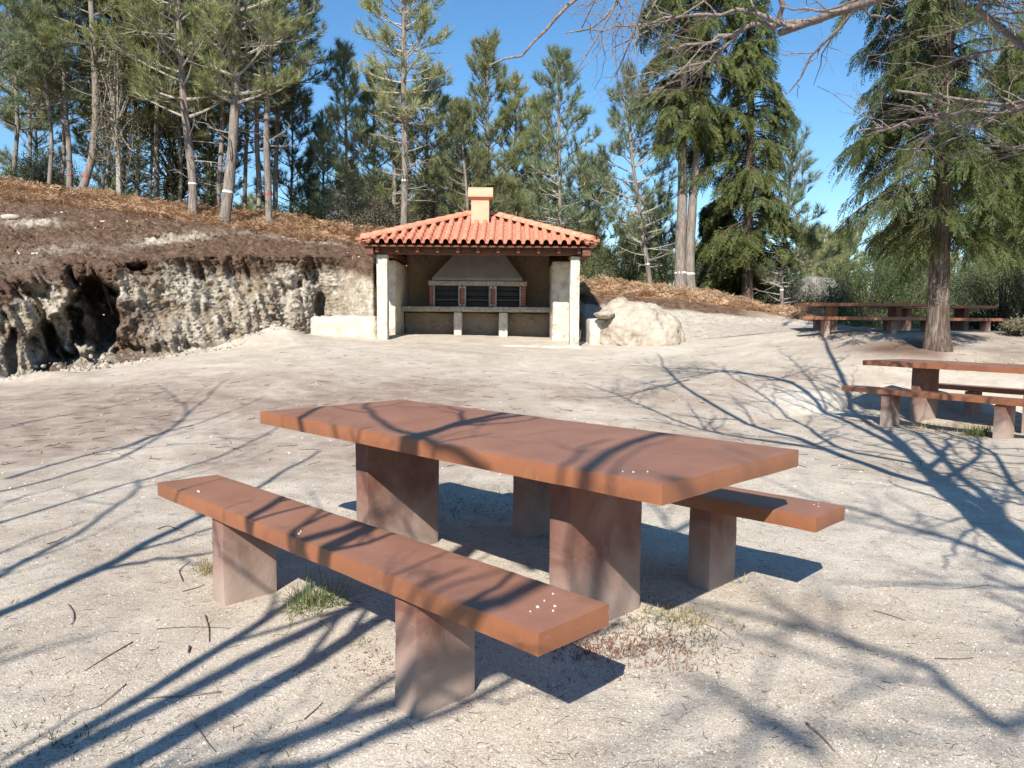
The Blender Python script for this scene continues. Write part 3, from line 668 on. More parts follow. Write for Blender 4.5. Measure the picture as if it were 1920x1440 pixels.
def caps(A, B, name='ridge_caps', Lt=.30, r0=.115):
    A = np.asarray(A, float); B = np.asarray(B, float); d = B - A; L = np.linalg.norm(d); d /= L; s_ = np.cross(d, [0, 0, 1]); s_ /= np.linalg.norm(s_); n = np.cross(s_, d)
    mb = MB(); N = max(1, int(round(L / Lt)));
    for k in range(N):
        a = A + d * (L * k / N); th = np.linspace(-.05, math.pi + .05, 9); rings = []
        for (t, r) in ((-.04, r0), (-.04, r0 - .016), (0, r0), (L / N * .85, r0 * .86), (L / N + .03, r0 * .80)):
            rings.append(a + d * t + n * .015 + np.cos(th)[:, None] * s_ * r + np.sin(th)[:, None] * n * r * .95)
        P = np.array([rings[1], rings[0], rings[2], rings[3], rings[4]])
        idx = np.arange(5 * 9).reshape(5, 9); mb.add(P.reshape(-1, 3), np.stack([idx[:-1, :-1], idx[:-1, 1:], idx[1:, 1:], idx[1:, :-1]], -1).reshape(-1, 4))
    # rounded end tile at the foot
    th = np.linspace(0, math.pi, 9); V = A - d * .04 + n * .015 + np.cos(th)[:, None] * s_ * r0 + np.sin(th)[:, None] * n * r0 * .95
    mb.add(np.concatenate([V, [A - d * .07 + n * .03]]), np.array([(j, j + 1, 9) for j in range(8)]))
    return sp(mb, name, M['tile'], smooth=False)
up_ = np.array([0, 0, .07])
caps(Cn[0] + up_ + [.10, .08, .01], Cn[4] + up_); caps(Cn[1] + up_ + [-.10, .08, .01], Cn[5] + up_); caps(Cn[2] + up_, Cn[5] + up_); caps(Cn[3] + up_, Cn[4] + up_); caps(Cn[4] + up_, Cn[5] + up_)
# upturned corner tiles
for s_, cx in ((-1, EX0), (1, EX1)):
    mb = MB(); P = []
    for t in np.linspace(0, 1, 6):
        w = .20 * (1 - .75 * t); x = cx + s_ * (-.25 + .33 * t); z = EZ + .045 + .03 * t * t
        for q in (-1, -.5, 0, .5, 1): P.append((x, EY0 + .02 + q * w * .5 + .05 * (1 - t), z + .035 * (1 - q * q)))
    P = np.array(P); P2 = P - [0, 0, .02]; idx = np.arange(30).reshape(6, 5)
    q4 = np.stack([idx[:-1, :-1], idx[1:, :-1], idx[1:, 1:], idx[:-1, 1:]], -1).reshape(-1, 4)
    rim = list(idx[:, 0]) + list(idx[-1, 1:]) + list(idx[::-1, -1][1:]) + list(idx[0, ::-1][1:-1]); rq = np.array([(rim[j], rim[(j + 1) % len(rim)], rim[(j + 1) % len(rim)] + 30, rim[j] + 30) for j in range(len(rim))])
    mb.add(np.concatenate([P, P2]), [q4, q4[:, ::-1] + 30, rq]); sp(mb, 'corner_tile', M['tile'], smooth=True)
# chimney
YC = 18.5; cx0, cx1 = xf(882, YC), xf(915, YC); czt = zf(898, 366, YC)
mb = MB(); mb.box((cx0, YC, 3.3), (cx1, YC + .42, czt)); chim = sp(mb, 'chimney', M['chimney']); bevel(chim, .008, 2)
mb = MB(); a0, a1 = xf(876, YC - .1), xf(922, YC - .1); zc0, zc1 = zf(898, 370, YC), zf(898, 349, YC)
prf = [(-.10, zc0), (-.10, zc0 + .05)]
for t in np.linspace(0, math.pi, 13): prf.append((.21 - .31 * math.cos(t), zc0 + .055 + (zc1 - zc0 - .055) * math.sin(t) ** .8 * 1.0))
prf += [(.52, zc0 + .05), (.52, zc0)]
prf = [(y, z) for y, z in prf]; m_ = len(prf)
V = [(a0, YC + y, z) for y, z in prf] + [(a1, YC + y, z) for y, z in prf]
mb.add(V, [np.array([(j, m_ + j, m_ + (j + 1) % m_, (j + 1) % m_) for j in range(m_)]), np.array([list(range(m_))]), np.array([list(range(2 * m_ - 1, m_ - 1, -1))])])
o = mb.build('chimney_cap', M['chimney'], chim, False, SO)
bevel(o, .006, 2)

# walls beside the shelter
mb = MB(); z0 = zf(650, 593, 17.4); mb.add(*rough_box((xf(583, 17.5), 17.42, .2), (-3.06, 18.9, z0), .08, .035, 31)); o = mb.build('low_wall', M['whitewall'], smooth=True); tag(o, 'low pale rendered wall left of the barbecue shelter, below the bank', 'wall')
mb = MB(); z0 = zf(1110, 598, 17.7); mb.add(*rough_box((xf(1104, 17.7), 17.75, .2), (xf(1140, 17.7), 19.0, z0), .07, .02, 33)); o = mb.build('low_wall', M['granite'], smooth=True); tag(o, 'short stone block wall between the shelter and the big boulder', 'wall')

# boulders
def rock(name, c, rad, seed, mat, label, cat='boulder', group=None, sub=5, amp=.22, pw=1.0, rz=0):
    import bmesh
    bm = bmesh.new(); bmesh.ops.create_icosphere(bm, subdivisions=sub, radius=1)
    V = np.array([v.co[:] for v in bm.verts]); Fa = np.array([[v.index for v in f.verts] for f in bm.faces]); bm.free()
    s_ = 1 + amp * fbm(V * 1.1 + seed * 3.3, 4, seed) + amp * .25 * fbm(V * 5 + seed, 3, seed + 9, .6, True)
    V = V * s_[:, None]; V = np.sign(V) * np.abs(V) ** pw
    V = V * np.array(rad); a = rz; V = V @ np.array([[math.cos(a), math.sin(a), 0], [-math.sin(a), math.cos(a), 0], [0, 0, 1]])
    mb = MB(); mb.add(V, Fa); o = mb.build(name, mat, smooth=True); o.location = c; tag(o, label, cat, group); return o
Yr = 17.9; rock('boulder', (xf(1200, Yr), Yr + .25, zf(1200, 634, Yr)), (1.0, .85, .90), 13, M['boulder'], 'big rounded pale granite boulder right of the barbecue shelter', sub=6, amp=.30, pw=.95)
rock('rock', (xf(1160, 18.3), 18.35, zf(1165, 590, 18.1)), (.34, .4, .42), 5, M['boulder'], 'small pale hump of rock behind the top of the big boulder', 'rock')
rock('rock', (xf(1131, 17.6), 17.55, zf(1131, 590, 17.6)), (.22, .25, .08), 7, M['boulder'], 'flat tan stone lying on the block wall left of the big boulder', 'rock', sub=5, amp=.4)
rock('boulder', (xf(1528, 27), 27, zf(1528, 560, 27)), (.95, .8, .75), 9, M['greyrock'], 'grey rounded boulder in the trees behind the distant tables')
for k, (px, py, Y, sx, sz, lab) in enumerate(((1800, 692, 13.0, .34, .10, 'mossy tan stone on the mound behind the right-edge table'), (1860, 697, 12.9, .3, .12, 'greenish stone on the mound near the right frame edge'), (1755, 694, 12.9, .22, .07, 'small pale stone below the thick cypress trunk'), (1625, 683, 13.2, .14, .05, 'pale stone on the mound left of the thick cypress trunk'))):
    rock('stone', inv(px, py, Y), (sx, sx * .7, sz), 20 + k, M['mossrock'] if k < 2 else M['boulder'], lab, 'stone', 'stones on the mound by the cypress', 4)
for k, (px, py, Y, s_, lab) in enumerate(((202, 417, 18.6, .09, 'white stone high on the brown soil slope left of the two banded pines'), (447, 437, 20.6, .13, 'tan stone at the bracken edge right of the banded leaning pine'), (330, 430, 19.8, .07, 'tiny white stone on the soil slope below the banded pine'), (75, 470, 15.8, .09, 'small white stone low on the soil slope at far left'), (30, 412, 18.0, .16, 'broad pale stone bedded in the soil slope at the left frame edge'), (633, 468, 20.4, .06, 'tiny pale stone on the soil slope left of the shelter roof'))):
    x = xf(px, Y); rock('stone', (x, Y, float(Hb(x, Y)) + s_ * .15), (s_ * 1.5, s_, s_ * .5), 30 + k, M['boulder'] if k != 1 else M['stone'], lab, 'stone', 'loose stones on the bank', 3)

# ------------------------------------------------------------------ vegetation helpers
def unit(a): return a / (np.linalg.norm(a, axis=-1, keepdims=True) + 1e-9)
def perp(D, rg):
    q = rg.normal(size=D.shape); q -= D * (q * D).sum(-1, keepdims=True); return unit(q)
def needles(mb, Pn, D, L, n, rg, w=.011, spread=(.35, .95), back=.7):
    """brush-like tufts: n thin needles round each twig end"""
    m = len(Pn)
    if not m: return
    Pn = np.repeat(Pn, n, 0); D = np.repeat(D, n, 0); L = np.repeat(L, n)
    a = rg.uniform(spread[0], spread[1], len(Pn)); pp = perp(D, rg)
    d = unit(D * np.cos(a)[:, None] + pp * np.sin(a)[:, None] + [0, 0, .12])
    base = Pn - D * (rg.uniform(0, back, len(Pn)) * L)[:, None]
    s_ = perp(d, rg) * w * .5
    tip = base + d * (L * rg.uniform(.75, 1.15, len(Pn)))[:, None]
    V = np.stack([base - s_, base + s_, tip], 1).reshape(-1, 3)
    mb.add(V, np.arange(len(V)).reshape(-1, 3))
def frond(mb, Pn, D, N, L, rg, k=6, w=.022, droop=.25, ang=.75, ll=.42):
    """flat drooping sprays: leaflets either side of a spine in the plane of D and N"""
    m = len(Pn)
    if not m: return
    S = unit(N - D * (N * D).sum(-1, keepdims=True))
    Vs = []
    for j in range(k):
        t = (j + .3) / k
        c = Pn + D * (L * t)[:, None] + np.array([0, 0, -1.]) * (L * droop * t * t)[:, None]
        for sd in (-1, 1):
            a = ang * rg.uniform(.8, 1.25, m)
            d = unit(D * np.cos(a)[:, None] + S * (sd * np.sin(a))[:, None] + np.array([0, 0, -1.]) * rg.uniform(.05, .5, m)[:, None])
            l = L * ll * (1.05 - .65 * t) * rg.uniform(.7, 1.2, m)
            q = unit(np.cross(d, np.cross(D, S)) + rg.normal(size=(m, 3)) * .25) * (w * .5 * rg.uniform(.7, 1.3, m))[:, None]
            Vs.append(np.stack([c, c + d * (l * .45)[:, None] + q, c + d * l[:, None], c + d * (l * .45)[:, None] - q], 1))
    V = np.concatenate(Vs).reshape(-1, 3); mb.add(V, np.arange(len(V)).reshape(-1, 4))
def leaves(mb, Pn, size, rg, asp=.5, D=None):
    m = len(Pn)
    if not m: return
    d = unit(rg.normal(size=(m, 3)) + (0 if D is None else D)); q = perp(d, rg); L = size * rg.uniform(.6, 1.3, m)
    Lc = L[:, None]
    V = np.stack([Pn, Pn + d * Lc * .5 + q * Lc * asp * .5, Pn + d * Lc, Pn + d * Lc * .5 - q * Lc * asp * .5], 1).reshape(-1, 3)
    mb.add(V, np.arange(len(V)).reshape(-1, 4))
def qpath(p0, p1, p2, n):
    t = np.linspace(0, 1, n)[None, :, None]; p0, p1, p2 = p0[:, None], p1[:, None], p2[:, None]
    return (1 - t) ** 2 * p0 + 2 * t * (1 - t) * p1 + t * t * p2
def at(P, t):
    """points and tangents on paths P (B,n,3) at fraction t (B,)"""
    n = P.shape[1] - 1; x = np.clip(t, 0, .9999) * n; i = x.astype(int); f = (x - i)[:, None]; b = np.arange(len(P))
    return P[b, i] * (1 - f) + P[b, i + 1] * f, unit(P[b, i + 1] - P[b, i])
def trunk_path(pts, n=26, wob=.03, seed=0):
    pts = np.array(pts, float); d = np.concatenate([[0], np.cumsum(np.linalg.norm(np.diff(pts, axis=0), axis=1))]); t = np.linspace(0, d[-1], n)
    P = np.stack([np.interp(t, d, pts[:, k]) for k in range(3)], -1)
    K = np.array([.25, .5, .25])
    for _ in range(2): P[1:-1] = K[0] * P[:-2] + K[1] * P[1:-1] + K[2] * P[2:]
    P[1:-1, :2] += wob * np.stack([noise3(np.stack([t[1:-1] * .7, 0 * t[1:-1] + seed * 7.1, 0 * t[1:-1] + k], -1), 3) for k in (0, 5)], -1)
    return P
def trunk_mesh(P, r0, rtop, flare=1.35, sides=12, seed=0, pw=.8):
    n = len(P); t = np.linspace(0, 1, n); r = rtop + (r0 - rtop) * (1 - t) ** pw
    h = np.linalg.norm(P - P[0], axis=1); r = r * (1 + (flare - 1) * np.exp(-h / (r0 * 1.6)))
    mb = MB(); mb.tubes(P, r, sides); V = mb.V[0]
    c = np.repeat(P, sides, 0); k = 1 + .09 * noise3(V * [6, 6, 1.2] + seed, 2) + .05 * noise3(V * [14, 14, 4] + seed, 4)
    mb.V[0] = c + (V - c) * k[:, None]; return mb, r
def band(P, r, h, width, mat, parent, org):
    hh = P[:, 2] - P[0, 2]; p = np.array([[np.interp(x, hh, P[:, k]) for k in range(3)] for x in np.linspace(h, h + width, 3)]); rr_ = [np.interp(x, hh, r) * 1.05 + .003 for x in np.linspace(h, h + width, 3)]
    mb = MB(); mb.tubes(p, rr_, 12); mb.build('paint_band', mat, parent, True, org)

PG, PB, PR = 'pines on the left bank', 'pines behind the shelter', 'pines right of the shelter'
def pine(px_pts, Y, r0, Hh, lo, Rm, seed, label=None, needle='needle', dead=0, mark=None, dens=1.0, top=True, root=None, tl=.22, whorl=.46, name='pine_tree', low_only=False, nn=22, group='pine trees round the clearing', shape=.75, wdt=.0145, xy=None):
    """trunk through photo pixels at distance Y, crown between height fraction lo and 1"""
    rg = np.random.default_rng(seed); r0 *= .72; dens *= .88; lo = lo * (.72 if group == PG else .6); Rm *= .9
    if xy is None:
        x0 = xf(px_pts[0][0], Y); z0 = G(x0, Y) - .12; base = np.array([x0, Y, z0])
        pts = [base] + [inv(a, b, Y + (rg.normal() * .1)) for a, b in px_pts[1:]]
    else:
        z0 = G(*xy) - .15; base = np.array([xy[0], xy[1], z0]); pts = [base, base + [rg.normal() * .2, rg.normal() * .2, Hh * .5]]
    last = pts[-1]; dirn = unit(pts[-1] - pts[-2]) * .35 + np.array([0, 0, .65]); dirn /= dirn[2]
    if base[2] + Hh > last[2] + .3: pts.append(last + dirn * (base[2] + Hh - last[2]))
    P = trunk_path(pts, 28, .04, seed); Hh = P[-1, 2] - base[2]
    tr = empty(name, tuple(base), 0, label, 'pine tree', group)
    mb, r = trunk_mesh(P, r0, .018, 1.3, 12, seed); trunk = mb.build('trunk', M['bark_pine'], tr, True, base)
    if mark: band(P, r, mark[0], mark[1], M[mark[2]], trunk, base)
    hh = P[:, 2] - base[2]
    # whorled limbs
    zs_ = []; h = Hh * lo
    while h < Hh * .985:
        k = rg.integers(3, 6); a0 = rg.uniform(0, 6.28)
        for j in range(k): zs_.append((h + rg.normal() * .06, a0 + j * 6.283 / k + rg.normal() * .3))
        h += whorl * rg.uniform(.75, 1.2) * (1 - .35 * (h / Hh))
    zs_ = np.array(zs_); hz = zs_[:, 0]; az = zs_[:, 1]; t = np.clip((hz / Hh - lo) / (1 - lo), 0, 1)
    Lb = Rm * ((1 - t) ** shape * .93 + .07) * np.clip(.6 + t * 3.2, 0, 1) * rg.uniform(.55, 1.15, len(t)) + .12
    p0 = np.stack([np.interp(hz, hh, P[:, k]) for k in range(3)], -1)
    el = .10 + .75 * t + rg.normal(size=len(t)) * .12
    dh = np.stack([np.cos(az), np.sin(az), 0 * az], -1)
    p1 = p0 + (dh * np.cos(el)[:, None] + [0, 0, 1] * np.sin(el)[:, None]) * (Lb * .55)[:, None]
    el2 = el + .35 + rg.normal(size=len(t)) * .15
    p2 = p1 + (dh * np.cos(el2)[:, None] + [0, 0, 1] * np.sin(el2)[:, None] + np.cross(dh, [0, 0, 1]) * (rg.normal(size=len(t)) * .25)[:, None]) * (Lb * .5)[:, None]
    B = qpath(p0, p1, p2, 7)
    limb = MB(); rb = np.interp(hz, hh, r) * .33 + .008; limb.tubes(B, rb[:, None] * np.linspace(1, .22, 7)[None] , 5)
    # twigs
    ntw = np.clip((Lb * 7.0 * dens).astype(int) + 2, 3, 22); bi = np.repeat(np.arange(len(t)), ntw)
    s_ = rg.uniform(0, 1, len(bi)) ** .75 * .72 + .27; bp, bt = at(B[bi], s_)
    tw = Lb[bi] * (.42 * (1.15 - s_)) * rg.uniform(.6, 1.2, len(bi)) + .16
    sd = rg.choice([-1, 1], len(bi))[:, None] * np.cross(bt, [0, 0, 1.]) + rg.normal(size=bp.shape) * .35
    dd = unit(bt * .75 + unit(sd) * .75 + [0, 0, .22])
    q1 = bp + dd * (tw * .55)[:, None]; q2 = q1 + unit(dd + [0, 0, .45]) * (tw * .5)[:, None]
    T = qpath(bp, q1, q2, 4); limb.tubes(T, np.full(len(T), .009)[:, None] * np.linspace(1, .45, 4)[None], 3)
    cr = MB()
    e, td = T[:, -1], unit(T[:, -1] - T[:, -2]); tlv = tl * rg.uniform(.8, 1.2, len(e))
    needles(cr, e + td * .05, unit(td + [0, 0, .25]), tlv, nn, rg, wdt)
    m_, md = at(T, np.full(len(T), .55)); needles(cr, m_, md, tlv * .9, nn // 2, rg, wdt, (.5, 1.1))
    e2, t2 = B[:, -1], unit(B[:, -1] - B[:, -2]); needles(cr, e2 + t2 * .06, unit(t2 + [0, 0, .3]), np.full(len(e2), tl * 1.25), nn + 8, rg, wdt)
    m_, md = at(B, np.full(len(B), .8)); needles(cr, m_, md, np.full(len(e2), tl), nn, rg, wdt, (.5, 1.1))
    if top:
        k = 9; tp = P[-1][None] - np.array([0, 0, 1.]) * np.linspace(0, .75, k)[:, None]
        needles(cr, tp, np.tile([[0, 0, 1.]], (k, 1)), np.full(k, tl), nn + 6, rg, wdt, (.3, .8))
        bd = np.concatenate([P[-1:], e2[t > .7]]); bl = np.stack([bd, bd + [0, 0, .08], bd + [0, 0, .17]], 1)
        bm_ = MB(); bm_.tubes(bl, np.tile([[.014, .012, .003]], (len(bd), 1)), 4); bm_.build('buds', M['bud'], tr, False, base)['kind'] = 'stuff'
    cr.build('crown', M[needle], tr, False, base)
    if dead:
        k = dead; hz = rg.uniform(.10, lo + .22, k) * Hh; az = rg.uniform(0, 6.28, k); p0 = np.stack([np.interp(hz, hh, P[:, q]) for q in range(3)], -1)
        L = Rm * rg.uniform(.3, .85, k) * np.clip(hz / (lo * Hh + .1) + .25, .3, 1); dh = np.stack([np.cos(az), np.sin(az), 0 * az], -1); el = rg.uniform(-.25, .35, k)
        d0 = dh * np.cos(el)[:, None] + [0, 0, 1] * np.sin(el)[:, None]; p1 = p0 + d0 * (L * .5)[:, None]; p2 = p1 + unit(d0 + [0, 0, .35] + rg.normal(size=d0.shape) * .25) * (L * .5)[:, None]
        Bd = qpath(p0, p1, p2, 6); limb.tubes(Bd, (np.full(k, .017))[:, None] * np.linspace(1, .3, 6)[None], 4)
        bi = np.repeat(np.arange(k), 5); bp, bt = at(Bd[bi], rg.uniform(.3, .95, len(bi))); dd = unit(bt + rg.normal(size=bt.shape) * .55); tw = L[bi] * rg.uniform(.15, .45, len(bi))
        limb.tubes(qpath(bp, bp + dd * (tw * .5)[:, None], bp + unit(dd + rg.normal(size=dd.shape) * .3) * tw[:, None], 3), np.tile([[.006, .005, .002]], (len(bi), 1)), 3)
    limb.build('limbs', M['deadwood' if dead > 10 else 'bark_pine'], tr, False, base)
    return tr
def copy_thing(root, loc, rz, sc, label, group=None):
    r = root.copy(); COL.objects.link(r); r.location = loc; r.rotation_euler = (0, 0, rz); r.scale = (sc, sc, sc); r['label'] = label
    if group: r['group'] = group
    elif 'group' in r: del r['group']
    for ch in list(root.children):
        c_ = ch.copy(); COL.objects.link(c_); c_.parent = r
        for g_ in list(ch.children):
            d_ = g_.copy(); COL.objects.link(d_); d_.parent = c_
    return r

def cypress(px_pts, Y, r0, Hh, lo, Rm, seed, label, mat='cyp', nb=220, fl=.34, fw=.03, k=6, asym=0, group='cypress trees', bandm=None, per=7.5, droop=.35, dead=0, upt=.25, shape=.55, root=None, limbmat='bark_cyp', cen=None):
    rg = np.random.default_rng(seed)
    x0 = xf(px_pts[0][0], Y); base = np.array([x0, Y, G(x0, Y) - .12]); pts = [base] + [inv(a, b, Y) for a, b in px_pts[1:]]
    last = pts[-1]; dirn = unit(pts[-1] - pts[-2]); dirn /= dirn[2]
    if base[2] + Hh > last[2] + .3: pts.append(last + dirn * (base[2] + Hh - last[2]))
    P = trunk_path(pts, 30, .02, seed); Hh = P[-1, 2] - base[2]; hh = P[:, 2] - base[2]
    tr = root or empty('cypress_tree', tuple(base), 0, label, 'cypress tree', group); org = np.array(tr.location)
    mb, r = trunk_mesh(P, r0, .02, 1.4, 18, seed, .7); tk = mb.build('trunk', M[limbmat], tr, True, org)
    if bandm: band(P, r, bandm[0], bandm[1], M[bandm[2]], tk, org)
    hz = (lo + (1 - lo) * (np.arange(nb) + rg.uniform(0, 1, nb)) / nb) * Hh; t = (hz / Hh - lo) / (1 - lo)
    az = rg.uniform(0, 6.283, nb)
    lump = 1 + .75 * noise3(np.stack([np.cos(az) * 1.2, np.sin(az) * 1.2, hz * 1.1], -1), seed)
    L = Rm * ((1 - t) ** shape) * np.clip(.55 + t * 4, 0, 1) * rg.uniform(.6, 1.12, nb) * lump * (1 + asym * -np.cos(az)) + .2
    p0 = np.stack([np.interp(hz, hh, P[:, q]) for q in range(3)], -1); dh = np.stack([np.cos(az), np.sin(az), 0 * az], -1)
    el = .12 + upt * t + rg.normal(size=nb) * .12
    p1 = p0 + (dh * np.cos(el)[:, None] + [0, 0, 1] * np.sin(el)[:, None]) * (L * .55)[:, None]
    p2 = p0 + dh * L[:, None] + np.array([0, 0, -1.]) * (L * droop * rg.uniform(.5, 1.3, nb))[:, None] + np.cross(dh, [0, 0, 1]) * (rg.normal(size=nb) * .12 * L)[:, None]
    B = qpath(p0, p1, p2, 7); limb = MB(); limb.tubes(B, (np.interp(hz, hh, r) * .16 + .007)[:, None] * np.linspace(1, .2, 7)[None], 5)
    cnt = np.clip((L * per * .62).astype(int) + 2, 3, 40); bi = np.repeat(np.arange(nb), cnt); s_ = rg.uniform(.04, 1, len(bi)) ** .8
    bp, bt = at(B[bi], s_); side = rg.choice([-1, 1], len(bi))[:, None] * np.cross(bt, [0, 0, 1.])
    d = unit(bt * .75 + unit(side) * rg.uniform(.2, 1, len(bi))[:, None] + np.array([0, 0, -1.]) * rg.uniform(-.15, .35, len(bi))[:, None])
    bl = (.16 + L[bi] * .30 * (1.1 - s_) * rg.uniform(.5, 1.2, len(bi)))[:, None]
    T = qpath(bp, bp + d * bl * .5 + [0, 0, .015], bp + d * bl - np.array([0, 0, 1.]) * bl * rg.uniform(.1, .5, len(bi))[:, None], 4)
    limb.tubes(T, np.tile([[.007, .006, .005, .003]], (len(T), 1)), 3)
    nf = 4; ti = np.repeat(np.arange(len(T)), nf); tt_ = np.tile(np.linspace(.25, 1, nf), len(T)) + rg.normal(size=len(ti)) * .06
    pp, tg = at(T[ti], np.clip(tt_, .05, .98)); sg = np.tile([1, -1, 1, 0], len(T))[:, None] * unit(np.cross(tg, [0, 0, 1.]))
    d = unit(tg + sg * .75 + np.array([0, 0, -1.]) * rg.uniform(0, .55, len(ti))[:, None] + rg.normal(size=tg.shape) * .12)
    nrm = unit(np.cross(d, [0, 0, 1.]) + rg.normal(size=d.shape) * .45)
    cr = MB(); frond(cr, pp, d, nrm, fl * rg.uniform(.6, 1.25, len(pp)), rg, k, fw)
    cr.build('crown', M[mat], tr, False, org)
    if dead:
        kk = dead; hz = rg.uniform(.12, .97, kk) * Hh; az = rg.uniform(0, 6.28, kk); p0 = np.stack([np.interp(hz, hh, P[:, q]) for q in range(3)], -1); dh = np.stack([np.cos(az), np.sin(az), 0 * az], -1); L = Rm * rg.uniform(.25, .8, kk)
        d0 = unit(dh + rg.normal(size=dh.shape) * .3); Bd = qpath(p0, p0 + d0 * (L * .5)[:, None], p0 + d0 * L[:, None] + rg.normal(size=dh.shape) * .25, 6); limb.tubes(Bd, np.full(kk, .014)[:, None] * np.linspace(1, .3, 6)[None], 4)
        bi = np.repeat(np.arange(kk), 6); bp, bt = at(Bd[bi], rg.uniform(.2, .95, len(bi))); dd = unit(bt + rg.normal(size=bt.shape) * .7); tw = rg.uniform(.2, .6, len(bi))
        limb.tubes(qpath(bp, bp + dd * (tw * .5)[:, None], bp + dd * tw[:, None] - [0, 0, .05], 3), np.tile([[.005, .004, .002]], (len(bi), 1)), 3)
    limb.build('limbs', M['limb_cyp'], tr, False, org)
    return tr

def bush(px, Y, w, h, seed, label, mat='leaf', n=2600, size=.06, name='bush', cat='bush', group=None, up=.3, dpt=None, z=None, stems=14, nclump=34, barkm='bark_dark', base=None, asp=.5, gap=.55, trunk=None):
    rg = np.random.default_rng(seed); x = xf(px, Y) if base is None else base[0]; Yy = Y if base is None else base[1]; z0 = (G(x, Yy) if z is None else z) - .05
    org = np.array([x, Yy, z0]); tr = empty(name, tuple(org), 0, label, cat, group); dpt = dpt or w
    c = unit(rg.normal(size=(nclump, 3))) * rg.uniform(.25, 1, nclump)[:, None] ** .5 * [w * .42, dpt * .42, h * .40] + [0, 0, h * .56]
    lb = MB(); lo = trunk or 0
    p0 = np.zeros((nclump, 3)) + rg.normal(size=(nclump, 3)) * [w * .05, w * .05, 0] * (0 if trunk else 1); p0[:, 2] = lo * rg.uniform(.6, 1.1, nclump) if trunk else 0
    lb.tubes(qpath(p0, c * [.45, .45, .65] + [0, 0, lo * .3], c, 6), (np.full(nclump, .012 + h * .004))[:, None] * np.linspace(1, .25, 6)[None], 5)
    if trunk: lb.tubes(np.array([[0, 0, -.1], [0.02, 0, lo * .4], [-.03, .02, lo * .8], [0, 0, h * .62]]), np.array([.06, .05, .045, .02]) * h / 3.2, 8)
    ci = rg.integers(0, nclump, n); rad = np.array([w, dpt, h]) * .155
    pts = c[ci] + rg.normal(size=(n, 3)) * rad * .62
    pts[:, 2] = np.maximum(pts[:, 2], .03)
    k = max(1, n // 25); bi = rg.integers(0, n, k); lb.tubes(qpath(c[ci[bi]], (c[ci[bi]] + pts[bi]) / 2 + [0, 0, .03], pts[bi], 3), np.tile([[.006, .005, .002]], (k, 1)), 3)
    lb.build('stems', M[barkm], tr, False)
    lv = MB(); leaves(lv, pts, size, rg, asp, np.array([0, 0, up])); lv.build('foliage', M[mat], tr)
    return tr

# ------------------------------------------------------------------ pines on the left bank
PG = 'pines on the left bank'
pine([(103, 352), (97, 250), (84, 90)], 22.5, .085, 8.2, .42, 1.25, 101, 'thin dark straight pine at the far left with a blue-green crown', 'needle_blue', 6, None, .9, group=PG)
pine([(138, 366), (131, 300), (122, 190)], 22.6, .11, 9.5, .45, 1.6, 102, 'slender grey pine standing just left of the red-marked leaning pine', 'needle', 8, (0.75, .05, 'red_paint'), 1.0, group=PG)
pine([(160, 366), (176, 290), (181, 200), (172, 60)], 22.0, .155, 11, .48, 2.0, 103, 'pine leaning right with a red paint ring low on its trunk', 'needle', 10, (.62, .06, 'red_paint'), 1.1, top=False, group=PG)
pine([(368, 407), (362, 340), (352, 260), (343, 190), (338, 60)], 21.4, .17, 11.0, .36, 2.4, 104, 'stout pine with a white ring, trunk leaning left, its low limbs spreading over the bank', 'needle', 12, (1.05, .05, 'white_paint'), 1.15, top=False, group=PG)
pine([(423, 418), (430, 346), (438, 250), (442, 130), (446, 20)], 21.0, .205, 13.0, .36, 2.3, 105, 'thickest pine on the bank, white ring, forked pale limbs and a tall crown', 'needle', 14, (1.02, .06, 'white_paint'), 1.2, top=False, group=PG)
pine([(413, 396), (416, 300), (418, 190)], 22.4, .10, 9.0, .5, 1.3, 106, 'thin pine rising right behind the thickest pine', 'needle_dark', 6, (.5, .05, 'red_paint'), .9, group=PG)
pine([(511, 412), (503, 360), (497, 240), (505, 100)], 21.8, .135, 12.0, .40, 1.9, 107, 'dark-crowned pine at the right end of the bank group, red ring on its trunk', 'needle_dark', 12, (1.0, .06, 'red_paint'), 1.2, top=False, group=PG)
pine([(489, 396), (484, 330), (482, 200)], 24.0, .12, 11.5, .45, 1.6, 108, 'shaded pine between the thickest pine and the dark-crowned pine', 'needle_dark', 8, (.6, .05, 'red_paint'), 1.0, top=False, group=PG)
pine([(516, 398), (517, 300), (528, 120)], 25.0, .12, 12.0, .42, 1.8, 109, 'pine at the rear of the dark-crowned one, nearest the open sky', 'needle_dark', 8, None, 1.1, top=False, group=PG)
pine([(258, 385), (262, 300), (256, 200)], 25.0, .11, 10.0, .42, 1.7, 110, 'grey pine trunk behind the pale-leaved sapling', 'needle', 8, None, 1.0, group=PG)
pine([(235, 372), (234, 300), (236, 200)], 25.5, .10, 9.5, .45, 1.5, 111, 'dark thin pine trunk left behind the pale-leaved sapling', 'needle_dark', 6, None, 1.0, group=PG)
pine([(30, 340), (32, 250), (28, 120)], 24.5, .10, 10.0, .35, 1.7, 112, 'pine at the left frame edge with a hazy blue-green crown', 'needle_blue', 8, None, 1.0, top=False, group=PG)
pine([(-60, 340), (-50, 200), (-40, 60)], 21.0, .12, 10.0, .3, 1.9, 113, 'pine whose crown just enters the top left corner', 'needle_blue', 4, None, 1.0, top=False, group=PG)
